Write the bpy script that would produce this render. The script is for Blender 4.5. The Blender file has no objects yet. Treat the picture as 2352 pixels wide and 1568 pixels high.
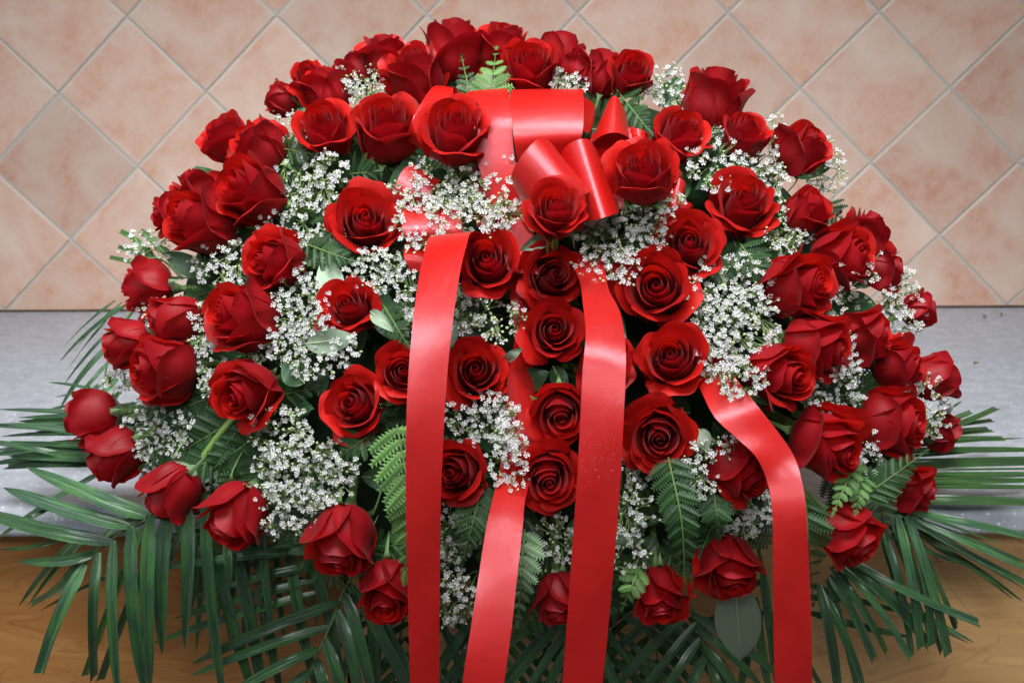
import bpy, math, random
import numpy as np
from mathutils import Vector, Matrix
R = math.radians
S = bpy.context.scene
COL = S.collection
rnd = random.Random(11)

# ------------------------------------------------------------------ camera
CAMZ = 0.478                       # height of the lens above the countertop (countertop is z = 0)
WALL_Y = 2.062
PITCH, YAW, ROLL = 0.2507, -0.0110, 0.0069
F = 50 / 36 * 2352                 # focal length in the units of the 2352 x 1568 picture
def _axes():
    cy, sy = math.cos(YAW), math.sin(YAW)
    right = Vector((cy, -sy, 0)); fh = Vector((sy, cy, 0)); z = Vector((0, 0, 1))
    c, s = math.cos(PITCH), math.sin(PITCH)
    fwd = fh * c - z * s; up = fh * s + z * c
    cr, sr = math.cos(ROLL), math.sin(ROLL)
    return right * cr - up * sr, right * sr + up * cr, fwd
CR, CU, CF = _axes()
CAM = Vector((0, 0, CAMZ))
cd = bpy.data.cameras.new('camera'); cam = bpy.data.objects.new('camera', cd); COL.objects.link(cam)
cam.matrix_world = Matrix(((CR.x, CU.x, -CF.x, 0), (CR.y, CU.y, -CF.y, 0), (CR.z, CU.z, -CF.z, CAMZ), (0, 0, 0, 1)))
cd.lens = 50; cd.sensor_width = 36; cd.clip_start = 0.02; cd.clip_end = 50
cd.dof.use_dof = True; cd.dof.focus_distance = 1.16; cd.dof.aperture_fstop = 13
S.camera = cam
# ------------------------------------------------------------------ light
w = bpy.data.worlds.new('World'); S.world = w; w.use_nodes = True
bg = w.node_tree.nodes['Background']; bg.inputs[0].default_value = (0.84, 0.92, 1.0, 1); bg.inputs[1].default_value = 0.20
def area(name, loc, target, sx, sy, power, colr, spread=180):
    l = bpy.data.lights.new(name, 'AREA'); l.shape = 'RECTANGLE'; l.size = sx; l.size_y = sy; l.energy = power; l.color = colr; l.spread = R(spread)
    o = bpy.data.objects.new(name, l); COL.objects.link(o); o.location = loc
    o.rotation_euler = (Vector(target) - Vector(loc)).to_track_quat('-Z', 'Y').to_euler()
area('ceiling_window', (-0.10, 0.70, 1.75), (0.0, 1.52, -0.1), 1.5, 0.6, 11.0, (0.97, 0.98, 1.0), 60)
area('front_window', (-0.35, -1.1, 1.7), (0, 2.0, -0.22), 1.5, 0.6, 2.6, (0.97, 0.98, 1.0), 42)
area('room_window', (-1.9, 0.4, 1.5), (0, 1.3, 0.0), 1.0, 0.8, 2.5, (0.90, 0.95, 1.0), 80)
S.view_settings.view_transform = 'Standard'; S.view_settings.look = 'None'
S.view_settings.exposure = 0.0; S.view_settings.gamma = 1.0

def ray(px, py):
    return (CF + CR * ((px - 1176) / F) + CU * ((784 - py) / F))
def at(px, py, y, floor=None):
    "the point seen at (px, py) that stands y metres in front of the lens"
    d = ray(px, py); p = CAM + d * (y / d.y)
    if floor is not None and p.z < floor and p.y > 1.235:
        q = CAM + d * ((floor - CAMZ) / d.z)
        if q.y > 1.235: p = q
    return p
def dome(px, py, off=0.0):
    "distance of the spray's flower surface; off lifts towards the lens"
    base = 1.50 + (1.19 - 1.50) * (py - 60) / 1390
    k = 1 - ((px - 1180) / 1060) ** 2 - ((py - 770) / 790) ** 2
    return base - 0.235 * math.sqrt(max(0.0, k)) - off
def on(px, py, off=0.0, floor=0.012):
    return at(px, py, dome(px, py, off), floor)

# ------------------------------------------------------------------ helpers
def new_mesh(name, verts, faces, mats, smooth=True, mi=None, attr=None):
    me = bpy.data.meshes.new(name); me.from_pydata([tuple(v) for v in verts], [], faces)
    for m in (mats if isinstance(mats, (list, tuple)) else [mats]): me.materials.append(m)
    if smooth: me.polygons.foreach_set('use_smooth', [True] * len(me.polygons))
    if mi is not None: me.polygons.foreach_set('material_index', mi)
    if attr is not None:
        for an, vals in attr.items():
            a = me.attributes.new(an, 'FLOAT', 'POINT'); a.data.foreach_set('value', vals)
    me.update(); return me
def link(name, me, parent=None, mat=None):
    o = bpy.data.objects.new(name, me); COL.objects.link(o)
    if parent is not None: o.parent = parent
    if mat is not None: o.matrix_basis = mat
    return o
def thing(name, label, cat, mat=None, group=None):
    o = bpy.data.objects.new(name, None); COL.objects.link(o); o.empty_display_size = 0.02
    if mat is not None: o.matrix_basis = mat
    o['label'] = label; o['category'] = cat
    if group: o['group'] = group
    return o
def frame(origin, zdir, xhint=None):
    z = zdir.normalized(); xh = xhint or Vector((1, 0, 0.013))
    x = xh - z * xh.dot(z)
    if x.length < 1e-4: x = Vector((0, 1, 0)) - z * z.y
    x.normalize(); y = z.cross(x)
    return Matrix(((x.x, y.x, z.x, origin.x), (x.y, y.y, z.y, origin.y), (x.z, y.z, z.z, origin.z), (0, 0, 0, 1)))
def crom(pts, n):
    "Catmull-Rom through Vectors, n samples per span"
    out = []; P = [pts[0] * 2 - pts[1]] + list(pts) + [pts[-1] * 2 - pts[-2]]
    for i in range(1, len(P) - 2):
        a, b, c, d = P[i - 1:i + 3]
        for k in range(n):
            t = k / n
            out.append(0.5 * ((2 * b) + (c - a) * t + (2 * a - 5 * b + 4 * c - d) * t * t + (3 * b - a - 3 * c + d) * t ** 3))
    out.append(pts[-1].copy()); return out
class Geo:
    def __init__(s): s.v = []; s.f = []
    def tube(s, pts, r0, r1, n=5):
        b0 = len(s.v); L = len(pts)
        for i, p in enumerate(pts):
            d = (pts[min(i + 1, L - 1)] - pts[max(i - 1, 0)])
            d = d.normalized() if d.length > 1e-9 else Vector((0, 0, 1))
            u = d.cross(Vector((0.31, 0.2, 0.93)));
            if u.length < 1e-4: u = d.cross(Vector((1, 0, 0)))
            u.normalize(); w_ = d.cross(u); r = r0 + (r1 - r0) * i / max(1, L - 1)
            for k in range(n):
                a = 2 * math.pi * k / n; s.v.append(p + (u * math.cos(a) + w_ * math.sin(a)) * r)
        for i in range(L - 1):
            for k in range(n):
                a = b0 + i * n + k; b = b0 + i * n + (k + 1) % n; s.f.append((a, b, b + n, a + n))
        s.f.append(tuple(b0 + (L - 1) * n + k for k in range(n)))
    def ball(s, c, r, ax=None, el=1.4):
        b0 = len(s.v); ax = ax or Vector((0, 0, 1)); M = frame(c, ax)
        rings = [(-1.0, 0), (-0.45, .85), (0.35, .9), (1.0, 0)]
        s.v.append(M @ Vector((0, 0, -r * el)))
        for z, q in rings[1:3]:
            for k in range(5):
                a = k * 2 * math.pi / 5; s.v.append(M @ Vector((math.cos(a) * r * q, math.sin(a) * r * q, z * r * el)))
        s.v.append(M @ Vector((0, 0, r * el)))
        for k in range(5):
            k2 = (k + 1) % 5
            s.f += [(b0, b0 + 1 + k2, b0 + 1 + k), (b0 + 1 + k, b0 + 1 + k2, b0 + 6 + k2, b0 + 6 + k), (b0 + 6 + k, b0 + 6 + k2, b0 + 11)]
    def box(s, a, b):
        b0 = len(s.v)
        for z in (a[2], b[2]):
            for x, y in ((a[0], a[1]), (b[0], a[1]), (b[0], b[1]), (a[0], b[1])): s.v.append(Vector((x, y, z)))
        s.f += [tuple(b0 + i for i in q) for q in ((0, 3, 2, 1), (4, 5, 6, 7), (0, 1, 5, 4), (1, 2, 6, 5), (2, 3, 7, 6), (3, 0, 4, 7))]

# ------------------------------------------------------------------ materials
class NT:
    def __init__(s, name):
        s.m = bpy.data.materials.new(name); s.m.use_nodes = True; s.t = s.m.node_tree; s.b = s.t.nodes['Principled BSDF']
    def n(s, typ, **kw):
        o = s.t.nodes.new(typ)
        for k, v in kw.items():
            if k in o.inputs: o.inputs[k].default_value = v
            else: setattr(o, k, v)
        return o
    def l(s, a, b): s.t.links.new(a, b)
    def mix(s, fac, a, b, mode='MIX'):
        o = s.t.nodes.new('ShaderNodeMix'); o.data_type = 'RGBA'; o.blend_type = mode
        for inp, v in ((o.inputs[0], fac), (o.inputs[6], a), (o.inputs[7], b)):
            if hasattr(v, 'is_linked'): s.l(v, inp)
            else: inp.default_value = v if not isinstance(v, tuple) else (*v, 1) if len(v) == 3 else v
        return o.outputs[2]
    def ramp(s, src, stops):
        o = s.t.nodes.new('ShaderNodeValToRGB'); e = o.color_ramp.elements
        while len(e) < len(stops): e.new(0.5)
        for i, (p, c) in enumerate(stops): e[i].position = p; e[i].color = (*c, 1) if len(c) == 3 else c
        s.l(src, o.inputs[0]); return o.outputs[0]
    def noise(s, scale, detail=4, rough=.55, vec=None, dist=0.0):
        o = s.n('ShaderNodeTexNoise', Scale=scale, Detail=detail, Roughness=rough, Distortion=dist)
        if vec is not None: s.l(vec, o.inputs['Vector'])
        return o.outputs['Fac']
    def coord(s, which='Object', scale=None, loc_from=None):
        c = s.n('ShaderNodeTexCoord').outputs[which]
        if scale or loc_from:
            mp = s.n('ShaderNodeMapping')
            if scale: mp.inputs['Scale'].default_value = scale
            s.l(c, mp.inputs['Vector'])
            if loc_from:
                mu = s.n('ShaderNodeVectorMath', operation='SCALE'); mu.inputs[0].default_value = (1, 1.7, 2.3)
                s.l(loc_from, mu.inputs['Scale']); s.l(mu.outputs[0], mp.inputs['Location'])
            c = mp.outputs[0]
        return c
    def bump(s, h, strength=.3, dist=.001):
        o = s.n('ShaderNodeBump', Strength=strength, Distance=dist); s.l(h, o.inputs['Height']); s.l(o.outputs[0], s.b.inputs['Normal'])
    def set(s, **kw):
        for k, v in kw.items(): s.b.inputs[k.replace('_', ' ')].default_value = v
def add_translucency(N, colr_socket, amount):
    tr = N.n('ShaderNodeBsdfTranslucent'); N.l(colr_socket, tr.inputs['Color'])
    mx = N.n('ShaderNodeMixShader'); mx.inputs[0].default_value = amount
    out = [n for n in N.t.nodes if n.type == 'OUTPUT_MATERIAL'][0]
    N.l(N.b.outputs[0], mx.inputs[1]); N.l(tr.outputs[0], mx.inputs[2]); N.l(mx.outputs[0], out.inputs['Surface'])

def mat_petal():
    N = NT('rose_petal'); rr = N.n('ShaderNodeObjectInfo').outputs['Random']
    geo = N.n('ShaderNodeNewGeometry')
    vec = N.coord('Object', loc_from=rr)
    n1 = N.noise(60, 4, .6, vec)
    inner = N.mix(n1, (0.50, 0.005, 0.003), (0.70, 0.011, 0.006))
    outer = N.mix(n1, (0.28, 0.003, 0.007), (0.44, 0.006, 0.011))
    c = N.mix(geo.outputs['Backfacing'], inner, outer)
    hs = N.n('ShaderNodeHueSaturation'); N.l(c, hs.inputs['Color'])
    mr = N.n('ShaderNodeMapRange'); mr.inputs['To Min'].default_value = .80; mr.inputs['To Max'].default_value = 1.12
    N.l(rr, mr.inputs['Value']); N.l(mr.outputs[0], hs.inputs['Value'])
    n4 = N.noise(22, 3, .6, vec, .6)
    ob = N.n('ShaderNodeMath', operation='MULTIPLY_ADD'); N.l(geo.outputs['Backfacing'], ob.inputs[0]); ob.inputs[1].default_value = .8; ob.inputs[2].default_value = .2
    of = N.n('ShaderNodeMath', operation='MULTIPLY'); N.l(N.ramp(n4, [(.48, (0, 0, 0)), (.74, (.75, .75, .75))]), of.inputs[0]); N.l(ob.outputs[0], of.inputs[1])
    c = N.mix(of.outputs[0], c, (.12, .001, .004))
    # bruised dark rim where the petal edge has dried
    e = N.n('ShaderNodeAttribute'); e.attribute_name = 'edge'
    n2 = N.noise(95, 3, .6, vec)
    ma = N.n('ShaderNodeMath', operation='MULTIPLY'); N.l(e.outputs['Fac'], ma.inputs[0]); N.l(N.ramp(n2, [(.56, (0, 0, 0)), (.72, (1, 1, 1))]), ma.inputs[1])
    c2 = N.mix(ma.outputs[0], hs.outputs[0], (0.05, 0.001, 0.004))
    N.l(c2, N.b.inputs['Base Color'])
    N.set(Roughness=.52, Specular_IOR_Level=.32, Sheen_Weight=.10, Sheen_Roughness=.4)
    N.b.inputs['Sheen Tint'].default_value = (1, .55, .6, 1)
    u = N.n('ShaderNodeAttribute'); u.attribute_name = 'vein'
    cb = N.n('ShaderNodeCombineXYZ'); N.l(u.outputs['Fac'], cb.inputs[0]); N.l(rr, cb.inputs[1])
    v = N.noise(14, 2, .5, cb.outputs[0]); N.bump(v, .14, .0005)
    add_translucency(N, c2, .38); return N.m
def mat_simple(name, c1, c2, scale, rough, spec=.4, transl=0.0, bscale=None, bs=.3, stretch=None, by_object=True, back=None):
    N = NT(name); rr = N.n('ShaderNodeObjectInfo').outputs['Random']
    vec = N.coord('Object', scale=stretch, loc_from=rr if by_object else None)
    n1 = N.noise(scale, 4, .6, vec); c = N.mix(n1, c1, c2)
    if by_object:
        hs = N.n('ShaderNodeHueSaturation'); N.l(c, hs.inputs['Color']); mr = N.n('ShaderNodeMapRange')
        mr.inputs['To Min'].default_value = .7; mr.inputs['To Max'].default_value = 1.3
        N.l(rr, mr.inputs['Value']); N.l(mr.outputs[0], hs.inputs['Value']); c = hs.outputs[0]
    if back: c = N.mix(N.n('ShaderNodeNewGeometry').outputs['Backfacing'], c, back)
    N.l(c, N.b.inputs['Base Color']); N.set(Roughness=rough, Specular_IOR_Level=spec)
    if bscale: N.bump(N.noise(bscale, 3, .6, vec), bs, .0008)
    if transl: add_translucency(N, c, transl)
    return N.m
def mat_palm(name, c1, c2, rough=.26):
    N = NT(name); rr = N.n('ShaderNodeObjectInfo').outputs['Random']
    u = N.n('ShaderNodeAttribute'); u.attribute_name = 'across'
    v = N.n('ShaderNodeAttribute'); v.attribute_name = 'along'
    cb = N.n('ShaderNodeCombineXYZ'); N.l(u.outputs['Fac'], cb.inputs[0]); N.l(v.outputs['Fac'], cb.inputs[1]); N.l(rr, cb.inputs[2])
    mp = N.n('ShaderNodeMapping'); mp.inputs['Scale'].default_value = (6.5, .30, 30); N.l(cb.outputs[0], mp.inputs[0])
    st = N.noise(1.6, 4, .65, mp.outputs[0])
    mp2 = N.n('ShaderNodeMapping'); mp2.inputs['Scale'].default_value = (.6, 2.5, 30); N.l(cb.outputs[0], mp2.inputs[0])
    bl = N.noise(1.3, 3, .5, mp2.outputs[0])
    c = N.mix(N.ramp(st, [(.36, (0, 0, 0)), (.64, (1, 1, 1))]), c1, c2)  # lengthwise leaf streaks; some of the blade's sheen is put into their paler colour
    c = N.mix(N.ramp(bl, [(.42, (0, 0, 0)), (.62, (1, 1, 1))]), c, (c2[0] * .9, c2[1] * 1.15, c2[2] * .6))
    hs = N.n('ShaderNodeHueSaturation'); N.l(c, hs.inputs['Color']); mr = N.n('ShaderNodeMapRange')
    mr.inputs['To Min'].default_value = .65; mr.inputs['To Max'].default_value = 1.35
    N.l(rr, mr.inputs['Value']); N.l(mr.outputs[0], hs.inputs['Value'])
    N.l(hs.outputs[0], N.b.inputs['Base Color']); N.set(Roughness=rough, Specular_IOR_Level=.9, Coat_Weight=.5, Coat_Roughness=.22)
    N.bump(st, 1.0, .0030); add_translucency(N, hs.outputs[0], .10); return N.m
def mat_ribbon():
    N = NT('red_satin')
    u = N.n('ShaderNodeAttribute'); u.attribute_name = 'across'
    v = N.n('ShaderNodeAttribute'); v.attribute_name = 'along'
    cb = N.n('ShaderNodeCombineXYZ'); N.l(u.outputs['Fac'], cb.inputs[0]); N.l(v.outputs['Fac'], cb.inputs[1])
    mp = N.n('ShaderNodeMapping'); mp.inputs['Rotation'].default_value = (0, 0, .5); N.l(cb.outputs[0], mp.inputs[0])
    wv = N.n('ShaderNodeTexWave', Scale=900.0, Distortion=2.0); wv.inputs['Detail'].default_value = 1; N.l(mp.outputs[0], wv.inputs['Vector'])
    n1 = N.noise(1800, 2, .7, cb.outputs[0])
    n0 = N.noise(45, 2, .5, cb.outputs[0])
    ad = N.n('ShaderNodeMath', operation='ADD'); N.l(wv.outputs['Fac'], ad.inputs[0]); N.l(n1, ad.inputs[1])
    c = N.mix(n0, (0.47, 0.005, 0.003), (0.55, 0.008, 0.004)); N.l(c, N.b.inputs['Base Color'])
    N.set(Roughness=.31, Specular_IOR_Level=.95)
    N.b.inputs['Specular Tint'].default_value = (1, .86, .96, 1)
    wr = N.n('ShaderNodeBump', Strength=.16, Distance=.004); N.l(N.noise(38, 3, .5, cb.outputs[0], .6), wr.inputs['Height'])
    bb = N.n('ShaderNodeBump', Strength=.30, Distance=.0003); N.l(ad.outputs[0], bb.inputs['Height']); N.l(wr.outputs[0], bb.inputs['Normal']); N.l(bb.outputs[0], N.b.inputs['Normal'])
    add_translucency(N, c, .10); return N.m
def mat_tile():
    N = NT('peach_stoneware'); rr = N.n('ShaderNodeObjectInfo').outputs['Random']
    oc = N.coord('Object'); vec = N.coord('Object', loc_from=rr)
    mu = N.n('ShaderNodeVectorMath', operation='SCALE'); mu.inputs[0].default_value = (31, 57, 83); N.l(rr, mu.inputs['Scale'])
    ad = N.n('ShaderNodeVectorMath', operation='ADD'); N.l(oc, ad.inputs[0]); N.l(mu.outputs[0], ad.inputs[1]); vec = ad.outputs[0]
    n1 = N.noise(13, 5, .55, vec, .5); n2 = N.noise(60, 5, .65, vec); n3 = N.noise(260, 3, .6, vec)
    c = N.ramp(n1, [(.32, (.60, .31, .215)), (.46, (.63, .385, .285)), (.58, (.65, .46, .365)), (.70, (.69, .53, .43))])
    c = N.mix(N.ramp(n2, [(.38, (0, 0, 0)), (.62, (.55, .55, .55))]), c, (.67, .50, .40))
    sx = N.n('ShaderNodeSeparateXYZ'); N.l(oc, sx.inputs[0])
    def absm(o):
        a = N.n('ShaderNodeMath', operation='ABSOLUTE'); N.l(o, a.inputs[0]); return a.outputs[0]
    mx = N.n('ShaderNodeMath', operation='MAXIMUM'); N.l(absm(sx.outputs[0]), mx.inputs[0]); N.l(absm(sx.outputs[1]), mx.inputs[1])
    wob = N.n('ShaderNodeMath', operation='MULTIPLY_ADD'); N.l(n2, wob.inputs[0]); wob.inputs[1].default_value = .010; N.l(mx.outputs[0], wob.inputs[2])
    edge = N.ramp(wob.outputs[0], [(.0740, (0, 0, 0)), (.0795, (1, 1, 1))])
    c = N.mix(edge, c, (.62, .51, .43))
    c = N.mix(N.ramp(n3, [(.66, (0, 0, 0)), (.80, (.5, .5, .5))]), c, (.30, .19, .13))
    hs = N.n('ShaderNodeHueSaturation'); N.l(c, hs.inputs['Color']); mr = N.n('ShaderNodeMapRange'); N.l(rr, mr.inputs['Value'])
    mr.inputs['To Min'].default_value = .90; mr.inputs['To Max'].default_value = 1.08; N.l(mr.outputs[0], hs.inputs['Value'])
    N.l(hs.outputs[0], N.b.inputs['Base Color']); N.set(Roughness=.42, Specular_IOR_Level=.4); N.bump(n2, .12, .001); return N.m
def mat_counter():
    N = NT('grey_speckled_laminate'); vec = N.coord('Object')
    v1 = N.n('ShaderNodeTexVoronoi', Scale=150.0); N.l(vec, v1.inputs['Vector'])
    sp = N.ramp(v1.outputs['Distance'], [(.10, (1, 1, 1)), (.30, (0, 0, 0))])
    pick = N.ramp(v1.outputs['Color'], [(.60, (0, 0, 0)), (.66, (1, 1, 1))])
    mul = N.mix(1.0, sp, pick, 'MULTIPLY')
    n1 = N.noise(55, 5, .7, vec); n2 = N.noise(6, 3, .5, vec)
    c = N.ramp(n1, [(.36, (.27, .29, .325)), (.52, (.325, .35, .39)), (.68, (.385, .41, .45))])
    c = N.mix(mul, c, (.64, .66, .68))
    c = N.mix(N.ramp(n2, [(.4, (0, 0, 0)), (.75, (.25, .25, .25))]), c, (.22, .23, .25))
    N.l(c, N.b.inputs['Base Color']); N.set(Roughness=.40, Specular_IOR_Level=.45); return N.m
def mat_wood(name, ca, cb_, cc):
    N = NT(name); rr = N.n('ShaderNodeObjectInfo').outputs['Random']
    vec = N.coord('Object', scale=(1.3, 4, 9), loc_from=rr)
    n0 = N.noise(1.6, 3, .5, vec, .8)
    ws = N.n('ShaderNodeVectorMath', operation='SCALE'); N.l(n0, ws.inputs['Scale']); ws.inputs[0].default_value = (0, 0, 3.2)
    ad = N.n('ShaderNodeVectorMath', operation='ADD'); N.l(vec, ad.inputs[0]); N.l(ws.outputs[0], ad.inputs[1])
    n1 = N.noise(3.5, 6, .6, ad.outputs[0]); n2 = N.noise(14, 5, .7, N.coord('Object', scale=(1.5, 8, 34), loc_from=rr))
    c = N.ramp(n1, [(.32, ca), (.5, cb_), (.68, cc)])
    c = N.mix(N.ramp(n2, [(.4, (0, 0, 0)), (.8, (.35, .35, .35))]), c, ca)
    wv = N.n('ShaderNodeTexWave', Scale=2.2, Distortion=2.5); wv.bands_direction = 'Z'; wv.inputs['Detail'].default_value = 3; N.l(ad.outputs[0], wv.inputs['Vector'])
    c = N.mix(N.ramp(wv.outputs['Fac'], [(.90, (0, 0, 0)), (1, (.28, .28, .28))]), c, (ca[0] * .5, ca[1] * .45, ca[2] * .4))
    N.l(c, N.b.inputs['Base Color']); N.set(Roughness=.38, Specular_IOR_Level=.4); N.bump(n2, .08, .0006); return N.m

M_PETAL = mat_petal()
M_SEPAL = mat_simple('sepal_green', (.10, .20, .05), (.17, .27, .10), 90, .5, .4, .12, back=(.25, .33, .22, 1))
M_STEM = mat_simple('rose_stem', (.11, .20, .04), (.17, .28, .07), 40, .45)
M_FERN = mat_simple('leather_fern_shaded_green', (.012, .048, .012), (.034, .098, .022), 90, .42, .45, .15, 500, .3, back=(.035, .085, .035, 1))  # leather fern green, darkened so the colour carries shade among the lower fronds
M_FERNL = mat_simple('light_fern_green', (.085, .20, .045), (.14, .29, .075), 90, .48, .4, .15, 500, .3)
M_FERNP = mat_simple('pale_fern_green', (.12, .21, .10), (.17, .27, .14), 90, .5, .4, .12, 500, .3)
M_RACHIS = mat_simple('frond_rib', (.07, .13, .03), (.11, .18, .05), 60, .5)
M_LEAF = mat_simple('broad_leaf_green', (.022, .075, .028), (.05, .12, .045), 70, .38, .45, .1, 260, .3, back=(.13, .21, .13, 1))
M_LEAFG = mat_simple('leaf_grey_green', (.22, .31, .21), (.30, .39, .27), 60, .55, .35, .1, 320, .35)
M_VEIN = mat_simple('leaf_vein', (.38, .42, .26), (.42, .46, .3), 60, .5)
M_PALM = mat_palm('palm_green', (.022, .078, .036), (.075, .185, .090))
M_PALMY = mat_palm('palm_fresh_green', (.035, .115, .025), (.07, .17, .045), .36)
M_TWIG = mat_simple('gypsophila_stem', (.16, .25, .09), (.24, .33, .13), 60, .6, by_object=False)
M_BLOOM = mat_simple('gypsophila_white', (.68, .68, .69), (.80, .79, .80), 200, .6, .3, .18, by_object=False)
M_EYE = mat_simple('gypsophila_eye', (.35, .42, .22), (.45, .50, .30), 200, .6, by_object=False)
M_BUD = mat_simple('gypsophila_bud', (.36, .47, .20), (.66, .72, .48), 300, .6, .3, .15, by_object=False)
M_RIB = mat_ribbon()
def mat_water():
    N = NT('water_drop'); N.b.inputs['Transmission Weight'].default_value = 1; N.set(Roughness=.02, IOR=1.33); N.b.inputs['Base Color'].default_value = (1, .9, .9, 1); return N.m
M_WATER = mat_water()
M_TILE = mat_tile()
M_GROUT = mat_simple('grey_grout', (.42, .40, .365), (.52, .50, .455), 120, .85, by_object=False)
M_COUNTER = mat_counter()
M_WOODR = mat_wood('tan_maple', (.52, .29, .12), (.62, .36, .155), (.68, .42, .19))
M_WOODL = mat_wood('orange_cherry', (.33, .140, .040), (.42, .190, .058), (.48, .235, .080))
M_DARK = mat_simple('dark_recess', (.03, .022, .015), (.045, .03, .02), 30, .8)
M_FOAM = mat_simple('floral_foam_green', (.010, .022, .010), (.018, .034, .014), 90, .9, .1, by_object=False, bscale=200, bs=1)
M_CAULK = mat_simple('brown_joint', (.05, .03, .02), (.12, .08, .05), 80, .8, by_object=False)
M_DRY = mat_simple('dry_leaf', (.30, .20, .11), (.42, .30, .18), 100, .8)
M_FLOOR = mat_simple('floor_vinyl', (.30, .27, .24), (.38, .34, .30), 5, .5, by_object=False)

# ------------------------------------------------------------------ setting: wall with tiles, countertop, cabinet, floor
def build_setting():
    DG = 0.15 * math.sqrt(2)
    g = Geo(); g.box((-2.0, WALL_Y - .0048, -0.9), (2.0, WALL_Y + 0.12, 1.6))
    wall = link('wall', new_mesh('wall', g.v, g.f, M_GROUT, False)); wall['kind'] = 'structure'
    # one tile mesh, pillowed edges
    h = 0.0737; vs = []; fs = []
    for r_, z in ((h, 0), (h, .0045), (h - .0006, .0055), (h - .0022, .0062)):
        for sx, sy in ((-1, -1), (1, -1), (1, 1), (-1, 1)): vs.append((sx * r_, sy * r_, z))
    for k in range(3):
        for i in range(4):
            a = k * 4 + i; b = k * 4 + (i + 1) % 4; fs.append((a, b, b + 4, a + 4))
    fs.append((12, 13, 14, 15))
    tm = new_mesh('tile', vs, fs, M_TILE, False)
    x0 = -2.6584 * DG; z0 = CAMZ - 0.2412 * DG
    for j in range(-9, 10):
        for i in range(-3, 9):
            # diamond centres: half way between lattice corners
            for (u, v) in ((i + 0.5, j), (i, j + 0.5)):
                cx = x0 + u * DG; cz = z0 - v * DG
                if abs(cx) > 1.35 or cz < -0.1 or cz > 0.95: continue
                if cz < DG / 2 - .002: continue
                m = Matrix.Translation((cx, WALL_Y - .0, cz)) @ Matrix.Rotation(R(90), 4, 'X') @ Matrix.Rotation(R(45 + rnd.uniform(-.12, .12)), 4, 'Z') @ Matrix.Translation((0, 0, rnd.uniform(-.0006, .0006)))
                link('tile', tm, wall, m)
    # bottom course is cut along the countertop
    gp = .0012
    for i in range(-3, 9):
        for (u, v) in ((i + 0.5, None), (i, None)):
            for j in range(0, 12):
                vv = j if u != int(u) else j + .5
                cx = x0 + u * DG; cz = z0 - vv * DG
                if not (-DG / 2 < cz < DG / 2 - .002) or abs(cx) > 1.35: continue
                hd = DG / 2 - gp * 1.3; zb = 0.0035
                top = Vector((cx, 0, cz + hd)); L = Vector((cx - hd, 0, cz)); Rr = Vector((cx + hd, 0, cz))
                if cz > zb:
                    k = cz + hd - 0; dxb = hd - (cz - zb); poly = [(cx, cz + hd), (cx - hd, cz), (cx - dxb, zb), (cx + dxb, zb), (cx + hd, cz)]
                else:
                    dxb = cz + hd - zb
                    if dxb < .004: continue
                    poly = [(cx, cz + hd), (cx - dxb, zb), (cx + dxb, zb)]
                n = len(poly); vv_ = []; 
                for yy in (0.0, -.0058):
                    for (x, z) in poly: vv_.append((x - cx, z - cz, -yy))
                # local frame as the whole tiles (x, y in the tile plane, z out) turned by 45 degrees
                c45 = math.cos(R(-45)); s45 = math.sin(R(-45))
                vv_ = [(a * c45 - b * s45, a * s45 + b * c45, c) for a, b, c in vv_]
                ff = [tuple(range(n, 2 * n))] + [(i_, (i_ + 1) % n, (i_ + 1) % n + n, i_ + n) for i_ in range(n)]
                me = new_mesh('tile', vv_, ff, M_TILE, False)
                link('tile', me, wall, Matrix.Translation((cx, WALL_Y, cz)) @ Matrix.Rotation(R(90), 4, 'X') @ Matrix.Rotation(R(45), 4, 'Z'))
    # countertop: slab with a rounded nose
    prof = []
    yb, yf, rr, th = WALL_Y - .0005, 1.245, .012, .030
    prof.append((yb, 0)); 
    for k in range(7):
        a = R(90 + 90 * k / 6); prof.append((yf + rr + math.cos(a) * rr, -rr + math.sin(a) * rr))
    for k in range(5):
        a = R(180 + 90 * k / 4); prof.append((yf + .006 + math.cos(a) * .006, -th + .006 + math.sin(a) * .006))
    prof.append((yb, -th)); n = len(prof); vs = []
    for x in (-1.6, 1.6):
        for (y, z) in prof: vs.append((x, y, z))
    fs = [(i, i + n, (i + 1) % n + n, (i + 1) % n) for i in range(n)] + [tuple(range(n)), tuple(range(2 * n - 1, n - 1, -1))]
    ct = link('countertop', new_mesh('countertop', vs, fs, M_COUNTER, False))
    ct['label'] = 'grey speckled countertop running in front of the tiled wall'; ct['category'] = 'countertop'
    g = Geo(); pts = []
    for k in range(120): pts.append(Vector((-1.5 + k * 3 / 119, WALL_Y - .0062, .0012 + rnd.uniform(-.0006, .0008))))
    g.tube(pts, .0022, .0022, 5); link('joint_bead', new_mesh('joint_bead', g.v, g.f, M_CAULK), wall)
    # cabinet: carcass + wood front panels, the joint between two of them shows
    cab = thing('cabinet', 'wooden cabinet with flat panel front below the grey countertop', 'cabinet', Matrix.Translation((0, 1.29, -.9)))
    inv = Matrix.Translation((0, -1.29, .9))
    g = Geo(); g.box((-1.5, 1.292, -.82), (1.5, 2.03, -.0315)); link('carcass', new_mesh('carcass', g.v, g.f, M_DARK, False), cab, inv)
    jx = at(800, 1480, 1.272).x
    edges = [(-1.5, -.72), (-.717, jx - .0022), (jx + .0022, .80), (.803, 1.5)]
    for k, (a, b) in enumerate(edges):
        g = Geo(); g.box((-(b - a) / 2, 0, -.39), ((b - a) / 2, .018, .39))
        me = new_mesh('front_panel', g.v, g.f, M_WOODL if k < 2 else M_WOODR, False)
        o = link('front_panel', me, cab, inv @ Matrix.Translation(((a + b) / 2, 1.272, -.425)))
        o['label'] = 'orange brown wood panel' if k < 2 else 'lighter tan wood panel'
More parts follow.
